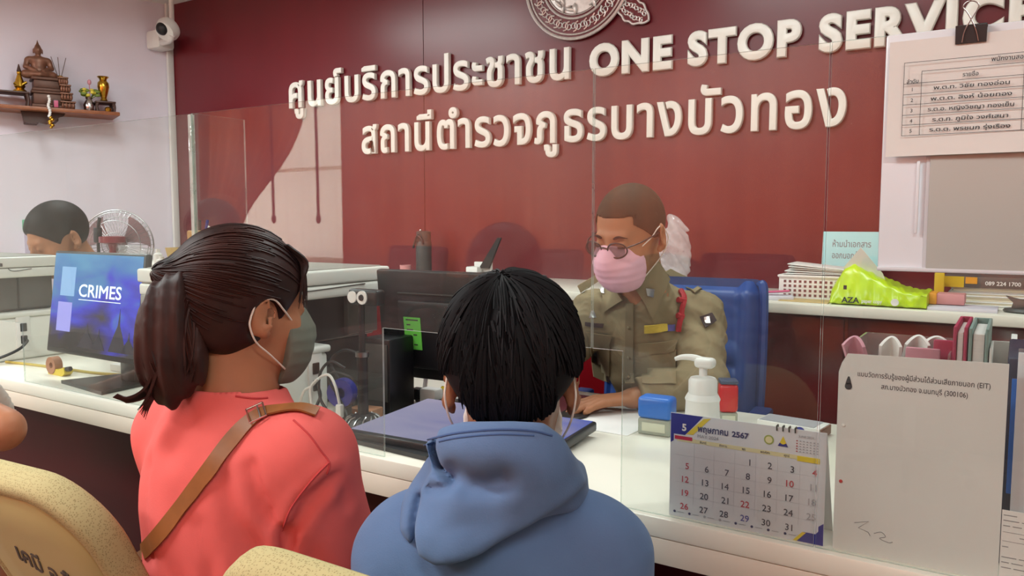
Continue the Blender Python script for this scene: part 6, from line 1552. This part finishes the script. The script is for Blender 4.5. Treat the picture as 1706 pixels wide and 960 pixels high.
def buddha(P):
    A = np.stack([np.abs(P[:, 0]), P[:, 1], P[:, 2]], 1)
    d = cap(A, (.0, .0, .022), (.075, -.018, .022), .030, .026); d = smin(d, cap(A, (.075, -.015, .022), (.0, -.055, .020), .024, .020), .015)
    d = smin(d, ell(A, (0, .005, .085), (.044, .030, .062)), .02); d = smin(d, cap(A, (0, .005, .122), (.050, .005, .122), .026, .022), .02)
    d = smin(d, chain(A, [V3(.060, .006, .118), V3(.072, .0, .072), V3(.020, -.045, .046)], [.019, .016, .012], .008), .006)
    d = smin(d, cap(A, (0, .002, .14), (0, .0, .165), .015, .013), .008); d = smin(d, ell(A, (0, -.002, .185), (.024, .026, .032)), .008)
    d = smin(d, ell(A, (0, .002, .212), (.016, .017, .014)), .006); d = smin(d, cap(A, (0, .002, .22), (0, .002, .262), .009, .0015), .006); d = smin(d, ell(A, (.026, .002, .178), (.004, .007, .018)), .003)
    return d
sdf_obj('figure', buddha, (-.13, -.11, -.02), (.13, .08, .28), .0052, 'bronze', sm(ax(68), .125, .180) @ Matrix.Diagonal((.92, .95, .90, 1)), t, 1)
def little_table(x0, x1, h, m, label):
    t = thing('altar_table', label, 'table', S((x0+x1)/2, .12, 0)); MB().box(((x0+x1)/2, .11, h), (x1-x0, .13, .012), .003, M=Ms).build('top', m, t)
    for x in (x0+.012, x1-.012):
        for y in (.06, .16): MB().tube([S(x, y, h-.005), S(x+(.006 if x > (x0+x1)/2 else -.006), y, h*.5), S(x, y, .0)], [.011, .008, .010], 8).build('leg', m, t)
little_table(ax(-22), ax(49), .082, 'dark_wood', 'small dark footed altar table under the little gold figure'); little_table(ax(160), ax(196), .062, 'dark_wood', 'small dark footed altar table under the gold vase')
t = thing('gold_figure', 'little gold figure with a dark pointed top on the left of the shrine shelf', 'figurine', S(ax(35), .12, .088)); g0 = .0885
MB().lathe([(0, 0), (.034, 0), (.036, .01), (.022, .022), (.030, .034), (.024, .06), (.016, .085), (.012, .10), (0, .102)], 18, sm(ax(35), .11, g0)).build('body', 'gold', t); MB().sphere((ax(35), .11, g0+.112), (.013, .013, .017), Ms, 10).build('head', 'gold', t); MB().lathe([(.013, 0), (.009, .015), (.003, .04), (0, .044)], 12, sm(ax(35), .11, g0+.122)).build('crown', 'dark_wood', t)
MB().tube([S(ax(26), .10, g0+.05), S(ax(35), .09, g0+.035), S(ax(46), .10, g0+.06)], .009, 8).build('arms', 'gold', t)
t = thing('gold_vase', 'shiny gold vase with flared neck at the right end of the shrine shelf', 'vase', S(ax(177), .10, .069))
MB().lathe([(0, 0), (.018, 0), (.022, .008), (.016, .022), (.026, .055), (.034, .09), (.032, .115), (.020, .130), (.022, .140), (.034, .152), (.032, .155), (.0, .14)], 26, sm(ax(177), .10, .0685)).build('body', 'gold', t)
MB().lathe([(0, 0), (.016, 0), (.020, .02), (.012, .03), (0, .034)], 16, sm(ax(181), .04, .0)).build('lower_cup', 'gold', t)
mat('leaf_green', (120, 140, 50), rough=.5, var=.2); mat('petal_yellow', (214, 196, 70), rough=.5, var=.1); mat('bud_pink', (206, 140, 150), rough=.6, var=.1)
t = thing('flower_vase', 'silver vase with yellow flowers and one pink bud left of the gold vase', 'vase', S(ax(150), .09, 0))
MB().lathe([(0, 0), (.024, 0), (.030, .012), (.034, .04), (.022, .065), (.016, .075), (.022, .085), (0, .08)], 22, sm(ax(150), .09, 0)).build('vase', 'chrome', t)
b = MB(); rq = random.Random(2)
for k in range(9):
    a = rq.uniform(0, 2*PI); r = rq.uniform(.02, .05); top = Vector((ax(150)+r*math.cos(a), .09+r*math.sin(a)*.6, .10+rq.uniform(0, .045)))
    b.tube([S(ax(150), .09, .07), Ms @ top], .002, 5); b.sphere(top, (.018, .008, .010), Ms, 8)
b.build('leaves', 'leaf_green', t)
b = MB()
for k in range(7): a = k*.9; b.sphere((ax(150)+.028*math.cos(a), .075+.012*math.sin(a), .115+.02*math.sin(k*2.1)), (.012, .010, .010), Ms, 8)
b.build('blossoms', 'petal_yellow', t); b = MB(); b.tube([S(ax(152), .09, .07), S(ax(152), .09, .17)], .003, 6); b.sphere((ax(152), .09, .180), (.012, .012, .017), Ms, 10); b.build('pink_bud', 'bud_pink', t)
t = thing('incense_sticks', 'three thin incense sticks standing right of the bronze statue', 'incense', S(ax(104), .16, .187))
MB().lathe([(0, 0), (.014, 0), (.018, .025), (.014, .026), (.012, .006), (0, .006)], 16, sm(ax(104), .16, .1875)).build('holder', 'gold', t)
for dx, lean in ((-.028, -.03), (.0, -.012), (.02, .035)): MB().tube([S(ax(104)+dx*.25, .16, .195), S(ax(104)+dx+lean*.5, .16, .325)], .0019, 5).build('stick', 'bronze_dark', t)
t = thing('garland', 'white and gold flower garland hanging over the front of the shrine shelf', 'garland', S(ax(79), -.012, -.05)); b = MB()
for k in range(11): b.sphere((ax(78)+.004*math.sin(k), -.012-.003*math.cos(k*2), .062-k*.0115), .0085, Ms, 8)
b.build('white_beads', 'white_paper', t); b = MB()
for k in range(6): b.sphere((ax(80)+.008*math.sin(k*1.9), -.014, -.062-k*.011), .013-.0012*abs(k-2), Ms, 8)
b.build('gold_tassel', 'gold', t)
t = thing('offering_card', 'small pink framed card leaning at the foot of the bronze statue', 'card', S(ax(91), .03, 0)); MB().box((ax(91), .028, .026), (.032, .008, .052), .002, M=Ms).build('frame', 'dark_wood', t); MB().box((ax(91), .0235, .026), (.022, .002, .040), .001, M=Ms).build('card', 'pink_ribbon', t)

# ------------------------------------------------------------------ clutter at the left desk
mat('partition_lilac', (176, 168, 186), rough=.8, var=.03); mat('partition_green', (96, 178, 140), rough=.5, var=.04); mat('lacquer_red', (116, 34, 44), rough=.3, var=.06); mat('mauve_plastic', (128, 96, 100), rough=.35, var=.05); mat('tan_wood', (186, 138, 78), rough=.55, var=.1); mat('basket_yellow', (190, 160, 92), rough=.6, var=.1, vscale=80)
py = 2.55; pxr = on_y(52, 380, py).x; zt = on_y(30, 366, py).z; zb = on_y(30, 384, py).z
t = thing('desk_partition', 'lilac desk partition with a green top rail behind the man at the left', 'partition', (pxr-.55, py, 0))
MB().box((pxr-.22, py, zb/2), (.46, .035, zb), .004).build('panel', 'partition_lilac', t); MB().box((pxr-.22, py, (zt+zb)/2), (.48, .05, zt-zb), .006).build('top_rail', 'partition_green', t)
ky = 2.16; kx0, kx1 = on_y(150, 440, ky).x, on_y(318, 440, ky).x; kz = on_y(230, 438, ky).z
t = thing('side_cabinet', 'white side cabinet behind the counter carrying the fan and small desk things', 'cabinet', ((kx0+kx1)/2, ky+.10, 0))
MB().box(((kx0+kx1)/2, ky+.10, kz/2-.01), (kx1-kx0, .18, kz-.02), .004).build('body', 'copier_white', t); MB().box(((kx0+kx1)/2, ky+.10, kz-.010), (kx1-kx0+.03, .22, .020), .003).build('top', 'counter_white', t)
for i in range(2): MB().box((kx0+(kx1-kx0)*(.25+.5*i), ky+.004, kz/2-.02), ((kx1-kx0)*.47, .012, kz-.10), .003).build('door', 'white_plastic', t)
fc = on_y(196, 408, 2.56); fr = .192; Mfan = Matrix.Translation(fc) @ Matrix.Rotation(math.radians(38), 4, 'Z') @ Matrix.Rotation(PI/2, 4, 'X')
t = thing('standing_fan', 'round standing fan with thin wire guard and mauve blades behind the white side cabinet', 'fan', (fc.x, 2.60, 0))
b = MB()
for z, r in ((.045, fr*.35), (.052, fr*.20), (.035, fr*.7), (.0, fr), (-.03, fr*.8), (.012, fr*.94)): b.tube([Mfan @ Vector((r*math.cos(a), r*math.sin(a), z)) for a in np.linspace(0, 2*PI, 41)], .0022 if z else .004, 5, caps=False)
for k in range(44):
    a = 2*PI*k/44; c_, s_ = math.cos(a), math.sin(a); b.tube([Mfan @ Vector((r*c_, r*s_, z)) for r, z in ((.02, .053), (fr*.5, .046), (fr*.85, .024), (fr, 0))], .0009, 4); b.tube([Mfan @ Vector((r*c_, r*s_, z)) for r, z in ((.03, -.035), (fr*.6, -.035), (fr, 0))], .0009, 4)
b.build('wire_guard', 'steel', t)
for k in range(3):
    a0 = 2*PI*k/3+.55
    def bl(u, v): a = a0+(u-.5)*1.25*(.35+.65*v); r = .03+(fr*.90-.03)*v; return Mfan @ Vector((r*math.cos(a), r*math.sin(a), .012*math.sin((u-.5)*2.2)))
    MB().grid(bl, 8, 8, thick=.002).build('blade', 'mauve_plastic', t)
MB().lathe([(0, -.05), (.035, -.05), (.04, -.02), (.03, .02), (.02, .03), (0, .032)], 20, Mfan).build('hub', 'mauve_plastic', t)
MB().tube([(fc.x-.03, 2.60, fc.z-.02), (fc.x-.03, 2.62, .02)], .016, 10).build('pole', 'white_plastic', t); MB().lathe([(0, 0), (.19, 0), (.18, .025), (.04, .05), (0, .05)], 30, Matrix.Translation((fc.x-.03, 2.62, 0))).build('base', 'white_plastic', t)
p = on_y(187, 400, 2.26); t = thing('offering_stand', 'small red lacquered stand on the side cabinet in front of the fan', 'stand', (p.x, 2.26, kz)); h0 = p.z-kz
MB().lathe([(0, 0), (.05, 0), (.045, .012), (.018, .025), (.014, h0*.5), (.022, h0-.02), (.060, h0-.012), (.060, h0+.016), (.05, h0+.018), (.05, h0), (0, h0)], 26, Matrix.Translation((p.x, 2.26, kz))).build('stand', 'lacquer_red', t)
p = on_y(163, 392, 2.24); t = thing('phone_clamp', 'small black phone clamp stand behind the head of the dark shirted man', 'stand', (p.x, 2.24, kz)); hz = p.z-kz
MB().tube([(p.x, 2.24, kz), (p.x, 2.24, kz+hz*.8)], .008, 8).build('post', 'black_plastic', t); MB().box((p.x, 2.24, kz+hz), (.035, .03, .075), .006).build('body', 'black_plastic', t); MB().tube([(p.x+.0, 2.24, kz+hz+.02), (p.x+.03, 2.235, kz+hz+.085)], .008, 6).build('clamp_arm', 'black_plastic', t); MB().box((p.x, 2.24, kz+.005), (.08, .08, .010), .004).build('foot', 'black_plastic', t)
for lb_, px_, w_, hgt in (('clear plastic box on the side cabinet right of the red stand', 218, .10, .075), ('smaller clear plastic tub on the side cabinet beside the clear box', 246, .05, .06)):
    p = on_y(px_, 430, 2.28); o = MB().box((p.x, 2.28, kz+hgt/2), (w_, .07, hgt), .006).build('plastic_box', 'clear_plastic'); tag(reorigin(o, (p.x, 2.28, kz)), lb_, 'box')
CZ = 1.1372
p = on_z(290, 437, CZ); X0, Y0 = -1.925, 1.375
t = thing('small_basket', 'small tan basket standing on top of the copier', 'basket', (X0, Y0, CZ))
b = MB(); b.lathe([(0, 0), (.050, 0), (.062, .055), (.058, .055), (.047, .004), (0, .004)], 4, Matrix.Translation((X0, Y0, CZ)) @ Matrix.Rotation(PI/4, 4, 'Z')); b.build('basket', 'basket_yellow', t, sharp=20)
t = thing('pen_holder', 'brown wooden pen holder standing behind the tan basket on the copier', 'pen holder', (-2.0, 1.46, CZ)); MB().box((-2.0, 1.46, CZ+.05), (.045, .045, .10), .004).build('cup', 'tan_wood', t)
for k in range(3): MB().tube([(-2.005+.01*k, 1.46, CZ+.03), (-2.02+.022*k, 1.455+.01*k, CZ+.13)], .004, 6).build('pen', ('lacquer_red', 'grey_dark', 'cal_blue')[k], t)
o = MB().box((0, 0, 0), (.055, .002, .06), .0005, M=Matrix.Translation((-1.93, 1.45, CZ+.075)) @ Matrix.Rotation(.5, 4, 'Y')); t = thing('note_paper', 'small tilted white note behind the tan basket on the copier', 'paper', (-1.93, 1.45, CZ)); o.build('note', 'white_paper', t); MB().tube([(-1.93, 1.456, CZ+.0), (-1.93, 1.456, CZ+.06)], .003, 6).build('wire', 'steel', t)
for lb_, px_, hh, rr_ in (('small white bottle standing on the copier left of the tan basket', (-2.015, 1.34), .05, .012), ('tiny white pot standing at the edge of the copier beside the basket', (-1.985, 1.33), .03, .014)):
    o = MB().lathe([(0, 0), (rr_, 0), (rr_, hh*.7), (rr_*.5, hh*.8), (rr_*.5, hh), (0, hh)], 16, Matrix.Translation((*px_, CZ))).build('small_bottle', 'white_plastic'); tag(reorigin(o, (*px_, CZ)), lb_, 'bottle')
